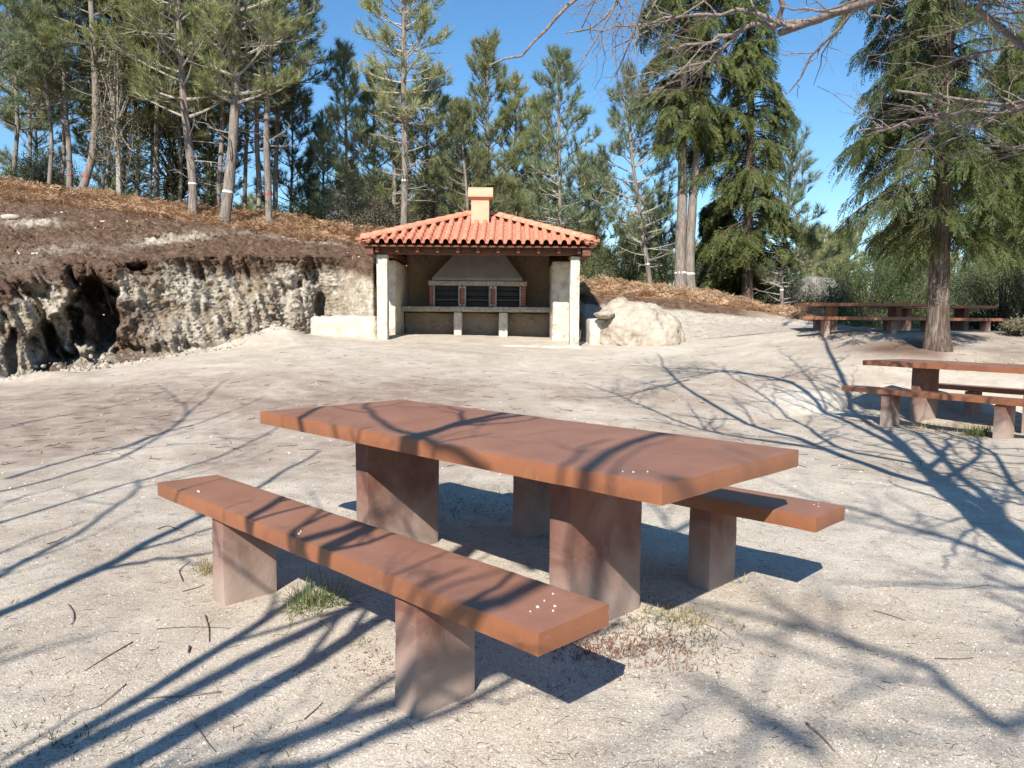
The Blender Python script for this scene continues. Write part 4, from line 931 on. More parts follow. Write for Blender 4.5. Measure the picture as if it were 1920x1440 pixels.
for k_, (px_, Y_, m_, lab_) in enumerate(((118, 24, 'needle', 'slim pine between the thin dark pine and the straight grey one'), (195, 24.5, 'needle_blue', 'slim pale-trunked pine just right of the red-ringed leaning pine'), (283, 25, 'needle', 'slim pine halfway between the sapling and the stout pine'), (315, 26, 'needle_blue', 'slim pine just left of the stout leaning pine'), (388, 25.5, 'needle', 'slim pine between the two white-ringed pines'), (55, 25.5, 'needle', 'slim pine right of the pine at the left frame edge'))):
    pine([(px_, 370), (px_ + 3, 290), (px_ - 2, 160)], Y_, .075, 9.5 + .3 * k_, .38, 1.25, 170 + k_, lab_, m_, 6, None, 1.1, group=PG)
pine([(70, 345), (68, 280), (66, 220)], 27.0, .08, 6.5, .2, 1.7, 117, 'small bushy pine low behind the thin dark pine at far left', 'needle_blue', 6, None, 1.3, group=PG)
pine([(208, 366), (206, 300), (205, 240)], 28.0, .08, 6.8, .2, 1.7, 118, 'bushy pine low between the red-ringed leaning pine and the sapling', 'needle', 6, None, 1.3, group=PG)
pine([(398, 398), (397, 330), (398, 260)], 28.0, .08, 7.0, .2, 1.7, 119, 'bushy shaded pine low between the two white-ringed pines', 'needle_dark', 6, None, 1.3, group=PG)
pine([(545, 405), (546, 330), (548, 290)], 27.5, .08, 6.0, .15, 1.4, 137, 'low bushy pine at the right rear of the bank group', 'needle_dark', 6, None, 1.3, group=PG)
pine([(340, 398), (341, 330), (336, 260)], 24.5, .09, 8.6, .45, 1.4, 114, 'thin pine with a red ring, left behind the stout leaning pine', 'needle', 6, (.6, .05, 'red_paint'), .9, group=PG)
pine([(300, 150), (295, 100)], 24.0, .12, 11.0, .45, 2.0, 115, 'tall pine behind the gap between sapling and stout pine', 'needle', 6, None, 1.1, top=False, group=PG)
pine([(462, 398), (461, 300), (465, 150)], 26.5, .11, 10.5, .4, 1.7, 116, 'dim pine just right behind the thickest pine', 'needle_dark', 6, None, 1.0, group=PG)
# ------------------------------------------------------------------ pines behind the shelter
PB = 'pines behind the shelter'
pine([(759, 440), (760, 330), (757, 200), (755, 60), (756, -20)], 23.5, .15, 12.2, .50, 1.75, 120, 'tallest pine left of the chimney, white ring and many bare arching lower limbs', 'needle', 60, (1.9, .05, 'white_paint'), .95, top=False, group=PB)
pine([(648, 425), (649, 300), (646, 200)], 25.5, .085, zf(646, 112, 25.5) - 3.4, .2, 1.5, 121, 'pointed young pine with pink shoots at the left of the tallest pine', 'needle_blue', 14, None, 1.1, group=PB)
pine([(700, 430), (702, 330), (700, 260)], 27.0, .11, zf(700, 170, 27) - 3, .25, 1.9, 122, 'broad mid-green pine just left behind the tallest pine', 'needle', 12, None, 1.1, group=PB)
pine([(742, 430), (738, 330), (735, 260)], 26.0, .13, zf(740, 180, 26) - 3, .5, 1.4, 123, 'dark-trunked pine immediately beside the tallest pine', 'needle', 8, None, .9, group=PB)
pine([(803, 430), (800, 330), (800, 260)], 27.0, .13, zf(800, 150, 27) - 3, .45, 1.9, 124, 'pine right behind the tallest pine, its dark tufts joining the crown', 'needle_dark', 8, None, 1.0, group=PB)
pine([(879, 440), (874, 350), (868, 290)], 25.0, .09, zf(868, 215, 25) - 3, .30, 1.35, 125, 'small dark pine directly behind the chimney', 'needle_dark', 10, None, 1.3, group=PB)
pine([(916, 440), (915, 330), (914, 200)], 26.5, .10, zf(914, 68, 26.5) - 3, .22, 1.75, 126, 'pointed pine right above the chimney with a three-tipped top', 'needle', 10, None, 1.2, group=PB, shape=.6)
pine([(968, 440), (968, 330), (967, 200)], 27.5, .10, zf(966, 112, 27.5) - 3, .28, 1.7, 127, 'pine with a bare pale leader under a tuft, between two taller pines', 'needle', 10, None, 1.0, group=PB, shape=.9)
pine([(1049, 440), (1049, 330), (1047, 200)], 25.5, .11, zf(1047, 72, 25.5) - 3, .36, 1.6, 128, 'slim pine with a bushy pink-tipped top above the right half of the roof', 'needle_blue', 26, None, 1.0, group=PB, shape=.45)
pine([(1010, 440), (1010, 330), (1008, 240)], 29.0, .10, zf(1008, 145, 29) - 3, .15, 1.9, 129, 'low wide pine filling the gap above the middle of the roof', 'needle', 8, None, 1.2, group=PB)
pine([(850, 440), (850, 330), (848, 260)], 30.0, .11, zf(848, 165, 30) - 3, .15, 1.9, 130, 'wide pine in the second row left of the chimney', 'needle', 8, None, 1.2, group=PB)
pine([(606, 420), (605, 330), (604, 280)], 29.0, .10, zf(604, 235, 29) - 3, .1, 1.6, 131, 'short bushy pine at the edge of the open blue sky gap', 'needle', 8, None, 1.2, group=PB)
PR = 'pines right of the shelter'
pine([(1218, 535), (1210, 480), (1198, 400), (1186, 300), (1180, 210)], 23.0, .105, zf(1178, 140, 23) - 2.1, .38, 1.75, 140, 'pine leaning left with a white ring, between the shelter and the twin-trunk cypress', 'needle_blue', 24, (.78, .04, 'white_paint'), .9, group=PR)
pine([(1464, 577), (1468, 520), (1476, 400), (1485, 330)], 23.0, .085, zf(1480, 235, 23) - 1.5, .33, 1.55, 141, 'thin sparse pine with a white ring just right of the conical cypress', 'needle_blue', 30, (.95, .04, 'white_paint'), .7, group=PR)
pine([(1120, 520), (1120, 450), (1122, 380)], 27.0, .08, zf(1122, 290, 27) - 2, .08, 1.6, 142, 'bushy young pine just past the right roof corner', 'needle', 10, None, 1.2, group=PR)
pine([(1245, 530), (1243, 480), (1240, 420)], 27.0, .07, zf(1240, 350, 27) - 1.9, .08, 1.4, 143, 'young pine low behind the twin-trunk cypress, on its left', 'needle_blue', 8, None, 1.1, group=PR)
pine([(1085, 500), (1085, 430), (1086, 380)], 30.0, .09, zf(1086, 250, 30) - 2, .1, 1.8, 144, 'hazy pine in the gap over the right roof corner', 'needle_blue', 12, None, 1.0, group=PR)
pine([(1590, 560), (1590, 500), (1588, 450)], 30.0, .08, zf(1588, 385, 30) - 1, .1, 1.8, 145, 'distant young pine left of the thick cypress trunk', 'needle_blue', 8, None, 1.0, group=PR)
pine([(1520, 560), (1520, 500), (1522, 450)], 33.0, .08, zf(1522, 405, 33) - 1, .1, 2.0, 146, 'distant rounded pine low in the sky gap above the grey boulder', 'needle', 8, None, 1.1, group=PR)
pine([(1655, 560), (1655, 500), (1655, 450)], 27.0, .08, zf(1655, 400, 27) - 1, .05, 1.6, 147, 'green young pine behind the distant left-hand table', 'needle', 4, None, 1.2, group=PR)
pine([(1560, 560), (1560, 500), (1561, 470)], 29.0, .09, zf(1560, 395, 29) - .9, .05, 1.9, 148, 'bushy grey-green pine directly over the grey boulder', 'needle', 6, None, 1.2, group=PR)
pine([(1715, 560), (1715, 500), (1714, 470)], 30.0, .09, zf(1714, 365, 30) - .9, .05, 2.0, 149, 'fresh green pine between the distant left table and the thick trunk', 'needle', 6, None, 1.2, group=PR)
pine([(1830, 560), (1830, 500), (1832, 470)], 29.0, .09, zf(1832, 420, 29) - .9, .05, 1.9, 150, 'wide green pine right of the thick cypress trunk, behind the farthest table', 'needle_blue', 6, None, 1.2, group=PR)

# second and third rows of the wood: copies of three pines on the falling ground
protos = [o for o in COL.objects if o.type == 'EMPTY' and o.get('group') in (PG, PB, PR)]
pick = [o for o in protos if any(w in o['label'] for w in ('short bushy pine at', 'wide pine in the second', 'broad mid-green', 'grey pine trunk behind', 'low wide pine filling', 'small dark pine'))]
rg = np.random.default_rng(77); n_ = 0
LM_ = [(-80, 'the pine at the left frame edge'), (97, 'the thin dark pine at far left'), (170, 'the red-ringed leaning pine'), (240, 'the pale-leaved sapling'), (350, 'the stout leaning pine with a white ring'), (440, 'the thickest pine'), (505, 'the dark-crowned pine'), (620, 'the open sky gap edge'), (700, 'the left slope of the shelter roof'), (760, 'the tallest pine'), (850, 'the left of the chimney'), (960, 'the right of the chimney'), (1045, 'the slim pink-tipped pine'), (1120, 'the right roof corner'), (1200, 'the leaning pine with a white ring'), (1285, 'the twin-trunk cypress'), (1405, 'the conical cypress'), (1475, 'the thin ringed pine'), (1530, 'the grey boulder'), (1620, 'the distant left table'), (1760, 'the thick cypress trunk'), (1900, 'the right frame edge')]
far_ = []
for k in range(68):
    px = -60 + k * 30 + rg.normal() * 12
    Y = rg.uniform(32, 58); x = xf(px, Y)
    if 545 < px < 590: continue
    hmax = 350 if px < 560 else (335 if px < 640 else (300 if px < 1080 else (395 if px < 1260 else 425)))
    src = pick[rg.integers(0, len(pick))]; z = G(x, Y) - .15
    hh_ = max((c_.bound_box[1][2] for c_ in src.children), default=8)
    want = zf(px, hmax + rg.uniform(-45, 50), Y) - z; sc = float(np.clip(want / hh_, .35, 2.2))
    far_.append((px, copy_thing(src, (x, Y, z), rg.uniform(0, 6.28), sc, 'far pine', 'pines in the far rows of the wood'), Y))
for lx, ln_ in LM_:
    mine = sorted([f for f in far_ if min(LM_, key=lambda q: abs(q[0] - f[0]))[0] == lx], key=lambda f: f[0])
    for j, f in enumerate(mine):
        f[1]['label'] = (('only far pine' if len(mine) == 1 else ('leftmost', 'second', 'third', 'fourth', 'fifth', 'sixth', 'seventh', 'eighth')[j] + ' far pine' + (' from the left' if j else '')) + ' behind ' + ln_)

# ------------------------------------------------------------------ cypresses
tw_ = cypress([(1272, 540), (1278, 400), (1281, 200), (1280, 0)], 22.6, .17, 12.5, .34, 1.0, 201, 'cypress with two pale bare trunks joined at the base, white ring', nb=120, bandm=(.62, .05, 'white_paint'), per=11, fl=.36, fw=.030, k=8, shape=.25, limbmat='bark_pine')
cypress([(1290, 538), (1296, 440), (1308, 250), (1318, 60)], 22.7, .14, 12.5, .36, .95, 202, None, nb=110, bandm=(.62, .05, 'white_paint'), per=11, fl=.36, fw=.030, k=8, shape=.25, root=tw_, limbmat='bark_pine')
cypress([(1398, 562), (1402, 450), (1408, 200), (1405, 30)], 23.2, .17, zf(1405, -25, 23.2) - 1.3, .13, 1.5, 203, 'tall conical cypress whose crown sweeps nearly to the ground', nb=165, per=11, fl=.38, fw=.030, k=8, shape=.72, upt=.1, dead=16)
cypress([(1352, 560), (1350, 480), (1348, 430)], 25.0, .10, zf(1350, 375, 25) - 1.4, .03, 1.15, 204, 'small very dark conifer left behind the conical cypress', mat='cyp_dark', nb=180, per=11, fl=.34, fw=.035, k=8, group='cypress trees', shape=.7)
big = cypress([(1757, 672), (1760, 560), (1768, 300), (1776, 0)], 13.5, .185, 10.5, .19, 1.6, 205, 'big near cypress with a thick scarred trunk and hanging green boughs', nb=190, per=14, fl=.30, fw=.017, k=10, dead=34, shape=.22, asym=.12, droop=.42, limbmat='bark_cyp')
cypress([(1990, 660), (1975, 500), (1960, 300)], 15.5, .15, 6.2, .40, 1.35, 206, 'dark-green cypress cut by the right frame edge', nb=110, per=15, fl=.34, fw=.018, k=10, dead=14, shape=.5)

# ------------------------------------------------------------------ broadleaf saplings, shrubs and undergrowth
bush(232, 22.2, 1.7, 4.6, 301, 'pale-leaved slender sapling with a whitish trunk between the pines', 'leaf_pale', 5200, .07, 'sapling', 'tree', None, trunk=2.4, nclump=44, barkm='bark_pale')
bush(345, 25.5, 4.2, 4.6, 302, 'dark spreading oak in the shade behind the stout leaning pine', 'needle_dark', 9000, .09, 'oak_tree', 'tree', None, trunk=1.6, nclump=60)
SG = 'evergreen shrubs under the pines'
for k, (px, Y, w, h, mt, lab) in enumerate((
    (80, 23.5, 1.3, 1.6, 'leaf_grey', 'grey-green shrub beside the thin dark pine at far left'),
    (45, 24.5, 1.4, 1.3, 'leaf', 'dark green shrub at the far left behind the bracken'),
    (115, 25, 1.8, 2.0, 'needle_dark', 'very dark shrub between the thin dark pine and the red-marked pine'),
    (185, 24, 1.1, .9, 'leaf_grey', 'low shrub just right of the red-ringed leaning pine'),
    (285, 25.5, 1.8, 1.1, 'leaf', 'low green shrub between the sapling and the stout pine'),
    (455, 25, 1.6, .9, 'leaf_grey', 'grey-green shrub right of the thickest pine'),
    (545, 24.5, 2.0, 1.1, 'leaf', 'round shrub at the right end of the bracken band'),
    (600, 26, 2.4, 1.6, 'leaf', 'green shrub under the open sky gap'),
    (665, 25, 2.2, 1.7, 'leaf_pale', 'dry brownish scrub left behind the shelter roof'),
    (720, 26, 2.0, 2.0, 'leaf_pale', 'pale twiggy scrub by the foot of the tallest pine'),
    (800, 27, 2.6, 2.6, 'leaf_pale', 'leafless-looking scrub left of the chimney'),
    (850, 28, 2.6, 2.8, 'leaf', 'dark scrub behind the left of the chimney'),
    (950, 28, 2.8, 3.0, 'leaf_pale', 'dry scrub right of the chimney'),
    (1010, 27, 2.6, 2.6, 'leaf', 'green scrub over the right half of the roof'),
    (1075, 27, 2.4, 3.2, 'leaf_pale', 'tall pale reedy scrub by the right roof corner'),
    (1160, 25.5, 2.0, 2.0, 'leaf', 'dark green shrub left of the leaning ringed pine'),
    (1118, 24.5, 1.6, 1.3, 'needle_dark', 'dark low shrub right of the shelter roof'),
    (1238, 24.3, 1.15, 1.75, 'leaf_bright', 'bright green shrub between the leaning pine and the twin-trunk cypress'),
    (1325, 24.5, 1.1, 1.5, 'leaf_grey', 'grey-green shrub just right of the twin-trunk cypress'),
    (1345, 26.5, 1.8, .9, 'leaf', 'low shrub under the dark conifer'),
    (1430, 25.5, 1.6, 1.6, 'needle_dark', 'dark shrub right of the conical cypress trunk'),
    (1490, 26, 1.8, 2.2, 'leaf_grey', 'sparse grey shrub by the thin ringed pine'),
    (1560, 22.6, 1.1, 1.5, 'leaf_bright', 'pale bright-green feathery shrub right behind the distant left table'),
    (1545, 22.2, 1.6, .55, 'leaf_bright', 'low light-green shrub under the distant left table'),
    (1620, 24.5, 3.0, 3.0, 'leaf_green', 'deep green shrub behind the distant left table'),
    (1700, 25, 2.8, 3.3, 'leaf_green', 'tall green shrub left of the thick cypress trunk'),
    (1655, 22.3, 2.0, .7, 'leaf', 'low green shrub below the distant left table top'),
    (1740, 22.5, 1.8, .6, 'leaf', 'low shrub directly behind the thick cypress trunk'),
    (1800, 24, 2.4, 2.6, 'leaf_bright', 'yellow-green shrub right of the thick cypress trunk'),
    (1870, 20.5, 2.2, 2.4, 'leaf', 'rounded green shrub near the right frame edge'),
    (1930, 19, 2.0, 2.6, 'leaf', 'tall green shrub cut by the right frame edge'),
    (1835, 20.5, .9, .6, 'cyp_dark', 'small dark shrub by the right end of the farthest table'),
    (1905, 15.6, .8, .4, 'leaf_pale', 'low dry scrub on the mound at the right frame edge'))):
    bush(px, Y, w, h, 320 + k, lab, mt, int(1500 + 1100 * w * h), .055 if mt != 'cyp' else .075, 'shrub', 'shrub', SG if k < 20 else 'shrubs behind the tables', nclump=26 + int(6 * w * h), asp=.45)

# bracken and dry grass
def on_ground(px, Y):
    x = xf(px, Y); return np.stack([x, Y, H(x, Y)], -1)
def fern_field(n, pxr, f0, f1, seed, mat, name, label, ln=.55):
    rg = np.random.default_rng(seed); px = rg.uniform(pxr[0], pxr[1], n); th = np.arctan((px - 960) / FPX)
    r2_, r3_ = [np.interp(th, CS[i][0], CS[i][1]) for i in (2, 3)]; t = rg.uniform(f0, f1, n)
    r = r2_ + (r3_ - r2_) * t + .15 * noise3(np.stack([px / 25, 0 * px, 0 * px], -1), 2) * 2; x = r * np.sin(th); y = r * np.cos(th); z = H(x, y)
    dens = fbm(np.stack([x * 1.1, y * 1.1, 0 * x], -1), 3, 55); keep = dens > rg.uniform(-.55, .15, n); x, y, z, dens = x[keep], y[keep], z[keep], dens[keep]; m = len(x)
    P0 = np.stack([x, y, z - .03], -1); a = rg.uniform(0, 6.28, m); el = rg.uniform(.15, 1.15, m); d = np.stack([np.cos(a) * np.cos(el), np.sin(a) * np.cos(el), np.sin(el)], -1)
    L = ln * rg.uniform(.5, 1.25, m) * (1 + .5 * np.clip(dens, 0, 1)); mb = MB()
    frond(mb, P0, d, unit(np.cross(d, [0, 0, 1.]) + rg.normal(size=d.shape) * .4), L, rg, 7, .026, .55, .95, .40)
    o = mb.build(name, M[mat]); tag(o, label, None, None, 'stuff'); return o
fern_field(15000, (-450, 735), -.12, 1.15, 401, 'fern', 'bracken', 'dry orange-brown bracken band along the top of the bank')
fern_field(5500, (1080, 1530), .10, 1.15, 402, 'fern', 'bracken', 'dry orange bracken strip right of the shelter', .42)
fern_field(2600, (-450, 735), .5, 1.6, 403, 'leaf', 'undergrowth', 'green bramble undergrowth behind the bracken', .4)
fern_field(2400, (1060, 1950), .9, 2.6, 404, 'leaf', 'undergrowth', 'green undergrowth behind the clearing on the right', .4)
def blades(P0, n, L, rg, spread=.9, w=.006):
    P0 = np.repeat(P0, n, 0); m = len(P0); a = rg.uniform(0, 6.28, m); el = rg.uniform(1.45 - spread, 1.5, m); d = np.stack([np.cos(a) * np.cos(el), np.sin(a) * np.cos(el), np.sin(el)], -1)
    L = L * rg.uniform(.5, 1.2, m); s_ = unit(np.cross(d, [0, 0, 1.])) * w * .5; dr = rg.uniform(.1, .6, m)
    P0 = P0 + np.stack([np.cos(a), np.sin(a), 0 * a], -1) * rg.uniform(0, .2, m)[:, None] * L[:, None]; pts = []
    for t, k in ((0, 1), (.4, .9), (.75, .6), (1, .08)):
        c_ = P0 + d * (L * t)[:, None] - [0, 0, 1] * (L * dr * t * t)[:, None]; pts += [c_ - s_ * k, c_ + s_ * k]
    V = np.stack(pts, 1).reshape(-1, 3); b = np.arange(m)[:, None] * 8
    return V, np.concatenate([b + np.array([[0, 1, 3, 2]]), b + np.array([[2, 3, 5, 4]]), b + np.array([[4, 5, 7, 6]])])
def tuft(px, py, Y, rad, nc, n, L, seed, label, mat='grass', w=.005, spread=.9, x=None):
    rg = np.random.default_rng(seed); x0 = xf(px, Y); org = np.array([x0, Y, G(x0, Y) - .008]); q = rg.normal(size=(nc, 3)) * [rad, rad, 0]
    mb = MB(); V, Fq = blades(q, n, L, rg, spread, w); mb.add(V, Fq); o = mb.build('grass_tuft', M[mat]); o.location = org; tag(o, label, 'grass tuft', 'grass tufts on the grit'); return o
gd = lambda py: 1.258 * FPX / (py - 603)
tuft(592, 1140, gd(1150), .05, 18, 10, .20, 501, 'green grass tuft between the two legs of the nearest bench', 'grass', .004, 1.25)
tuft(560, 1150, gd(1160) , .05, 8, 7, .15, 502, 'small flattened green tuft touching the left of the larger bench tuft', 'grass', .004, 1.4)
tuft(378, 1078, gd(1085), .03, 14, 10, .115, 503, 'yellowish dry tuft against the left leg of the nearest bench', 'drygrass', .0035, .9)
tuft(1845, 812, 9.0, .09, 26, 9, .24, 504, 'fresh green tuft beside the right-edge bench leg', 'grass', .007)
tuft(1745, 795, 9.7, .12, 12, 6, .14, 505, 'dry thin tuft under the right-edge table', 'drygrass', .006)
tuft(1215, 1110, gd(1105) + .1, .06, 10, 5, .08, 506, 'thin yellow tuft in the sun right of the table leg', 'drygrass', .003)
tuft(1360, 1085, gd(1098), .05, 8, 6, .10, 507, 'little dry tuft at the foot of the far bench leg', 'drygrass', .0035)
tuft(690, 985, 4.7, .10, 14, 6, .09, 508, 'sparse green tuft in the shade under the table', 'grass', .004)
tuft(665, 1222, gd(1228), .03, 6, 5, .05, 509, 'tiny green tuft left of the right-hand leg of the nearest bench', 'grass', .004)
tuft(1880, 700, 12.6, .35, 22, 8, .12, 510, 'mossy dry grass clump on the mound at the right frame edge', 'drygrass', .008)
# weeds patch by the bench
rg = np.random.default_rng(60)
def patch(px, py, sx, sy, n, L, mat, label, w=.003, nb=4):
    Yp = gd(py); q = np.stack([xf(px, Yp) + rg.normal(size=n) * sx, Yp + rg.normal(size=n) * sy], -1); P0 = np.stack([q[:, 0], q[:, 1], H(q[:, 0], q[:, 1]) - .003], -1)
    mb = MB(); V, Fq = blades(P0, nb, L, rg, 1.4, w); mb.add(V, Fq); return tag(mb.build('weeds', M[mat]), label, None, None, 'stuff')
patch(1230, 1225, .16, .13, 420, .035, 'redweed', 'reddish dried weeds on the grit right of the nearest bench')
patch(1260, 1185, .12, .14, 160, .045, 'leaf_grey', 'grey-green low weeds on the grit right of the nearest bench')
patch(1285, 1165, .09, .06, 130, .05, 'drygrass', 'straw-coloured weeds on the grit right of the table leg')
patch(1110, 1235, .10, .06, 160, .04, 'redweed', 'brown weeds in the shadow of the nearest bench end')
patch(900, 950, .35, .25, 260, .05, 'leaf_grey', 'low weeds in the shade below the nearest table')
patch(1820, 790, .9, .35, 300, .06, 'drygrass', 'thin dry grass round the right-edge bench', .006)
patch(700, 1270, .10, .08, 120, .02, 'redweed', 'scant reddish weeds left of the bench leg')
patch(60, 1425, .10, .05, 60, .03, 'leaf_grey', 'scant weeds at the lower left corner')

# ------------------------------------------------------------------ bare trees overhead
DSH = np.array([math.sin(SUN_AZ), math.cos(SUN_AZ)]) / math.tan(SUN_EL)
def lift(px, py, h):
    """point at height h whose shadow falls where the photo shows it on the near-level grit"""
    Y = 1.258 * FPX / (py - (603 + .008 * (px - 960))); x = xf(px, Y)
    return np.array([x - DSH[0] * h, Y - DSH[1] * h, h])
def liftZ(px, py, zs, h):
    Y = (1.258 - zs) * FPX / (py - (603 + .008 * (px - 960))); return np.array([xf(px, Y) - DSH[0] * (h - zs), Y - DSH[1] * (h - zs), h])
def smooth_path(pts, n):
    pts = np.array(pts, float)
    d = np.concatenate([[0], np.cumsum(np.linalg.norm(np.diff(pts, axis=0), axis=1))]); t = np.linspace(0, d[-1], n * 3)
    P = np.stack([np.interp(t, d, pts[:, k]) for k in range(3)], -1)
    for _ in range(4): P[1:-1] = .25 * P[:-2] + .5 * P[1:-1] + .25 * P[2:]
    return P[::3] if (len(P) - 1) % 3 == 0 else P[np.linspace(0, len(P) - 1, n).astype(int)]
def bare_tree(base, crotch, mains, seed, label, r_trunk, gen=(7, 6, 5), depthlim=3, keepout=None, RM=1.0):
    rg = np.random.default_rng(seed); base = np.array(base, float); crotch = np.array(crotch, float)
    tr = empty('bare_tree', tuple(base), 0, label, 'bare tree', None)
    P = trunk_path([base - [0, 0, .1], (base + crotch) / 2 + [.05, .03, 0], crotch], 12, .02, seed); mb, r = trunk_mesh(P, r_trunk, r_trunk * .72, 1.4, 14, seed); mb.build('trunk', M['bark_twig'], tr, True, base)
    lm = MB(); level = []
    for pts, r0_, r1_, via in mains:
        pts = [crotch - [0, 0, .15]] + list(via) + list(pts) if via is not None else list(pts); Q = smooth_path(pts, 18)
        Q[1:-1] += np.stack([noise3(np.stack([np.arange(len(Q))[1:-1] * .8, np.full(len(Q) - 2, seed + r0_ * 999), np.full(len(Q) - 2, k * 3.)], -1), 7) for k in range(3)], -1) * .035
        r0_ *= RM; r1_ *= RM; lm.tubes(Q, np.linspace(r0_, r1_, len(Q)), 9); L = np.linalg.norm(np.diff(Q, axis=0), axis=1).sum(); level.append((Q, r0_, r1_, L))
    tw = MB(); cur = level
    for g in range(depthlim):
        nxt = []
        for Q, ra, rb, L in cur:
            n = max(2, int(L * gen[g] * rg.uniform(.8, 1.2))); n = min(n, 16)
            for s_ in rg.uniform(.16, .98, n):
                x = s_ * (len(Q) - 1); i = min(int(x), len(Q) - 2); p = Q[i] + (Q[i + 1] - Q[i]) * (x - i); t = unit(Q[i + 1] - Q[i]); rp = ra + (rb - ra) * s_
                q = rg.normal(size=3); q[2] *= .7; q -= t * q.dot(t); q = unit(q)
                l = (1.25, .55, .30)[g] * rg.uniform(.45, 1.25) * (1.1 - .4 * s_); a = rg.uniform(.5, 1.1); d = t * math.cos(a) + q * math.sin(a)
                m1 = p + d * l * .5; d2 = unit(d + t * .3 + rg.normal(size=3) * .3 + [0, 0, .15]); m2 = m1 + d2 * l * .5
                tt_ = np.linspace(0, 1, 6)[:, None]; C = (1 - tt_) ** 2 * p + 2 * tt_ * (1 - tt_) * m1 + tt_ ** 2 * m2; C[1:] += np.cumsum(rg.normal(size=(5, 3)), axis=0) * l * .035
                if keepout is not None and keepout(C[-1]): continue
                r_a = min(rp * .55, (.018, .008, .004)[g]); nxt.append((C, r_a, r_a * .4, l))
        if nxt: tw.tubes(np.array([c_[0] for c_ in nxt]), np.array([np.linspace(c_[1], c_[2], 6) for c_ in nxt]), 5 if g == 0 else 4)
        cur = nxt
    lm.build('limbs', M['bark_twig'], tr, True, base); tw.build('twigs', M['bark_twig'], tr, True, base)
    return tr
def inview(C, margin=1.0):
    """would this point hang low in front of the table view"""
    if C[1] < .25: return False
    el = (C[2] - 1.258) / C[1]; return abs(C[0] / C[1]) < .72 and el < .40
hR = lambda Y: .95 + .30 * Y
def liftR(px, py):
    Y = 1.258 * FPX / (py - (603 + .008 * (px - 960))); return lift(px, py, hR(Y))
hL = lambda Y: 1.42 + .36 * Y
def liftL(px, py):
    Y = 1.258 * FPX / (py - (603 + .008 * (px - 960))); return lift(px, py, hL(Y))
cR = np.array([2.5 - DSH[0] * 2.3, 2.8 - DSH[1] * 2.3, 2.3]); bR = (cR[0] + .15, cR[1] - .1, G(cR[0], cR[1]))
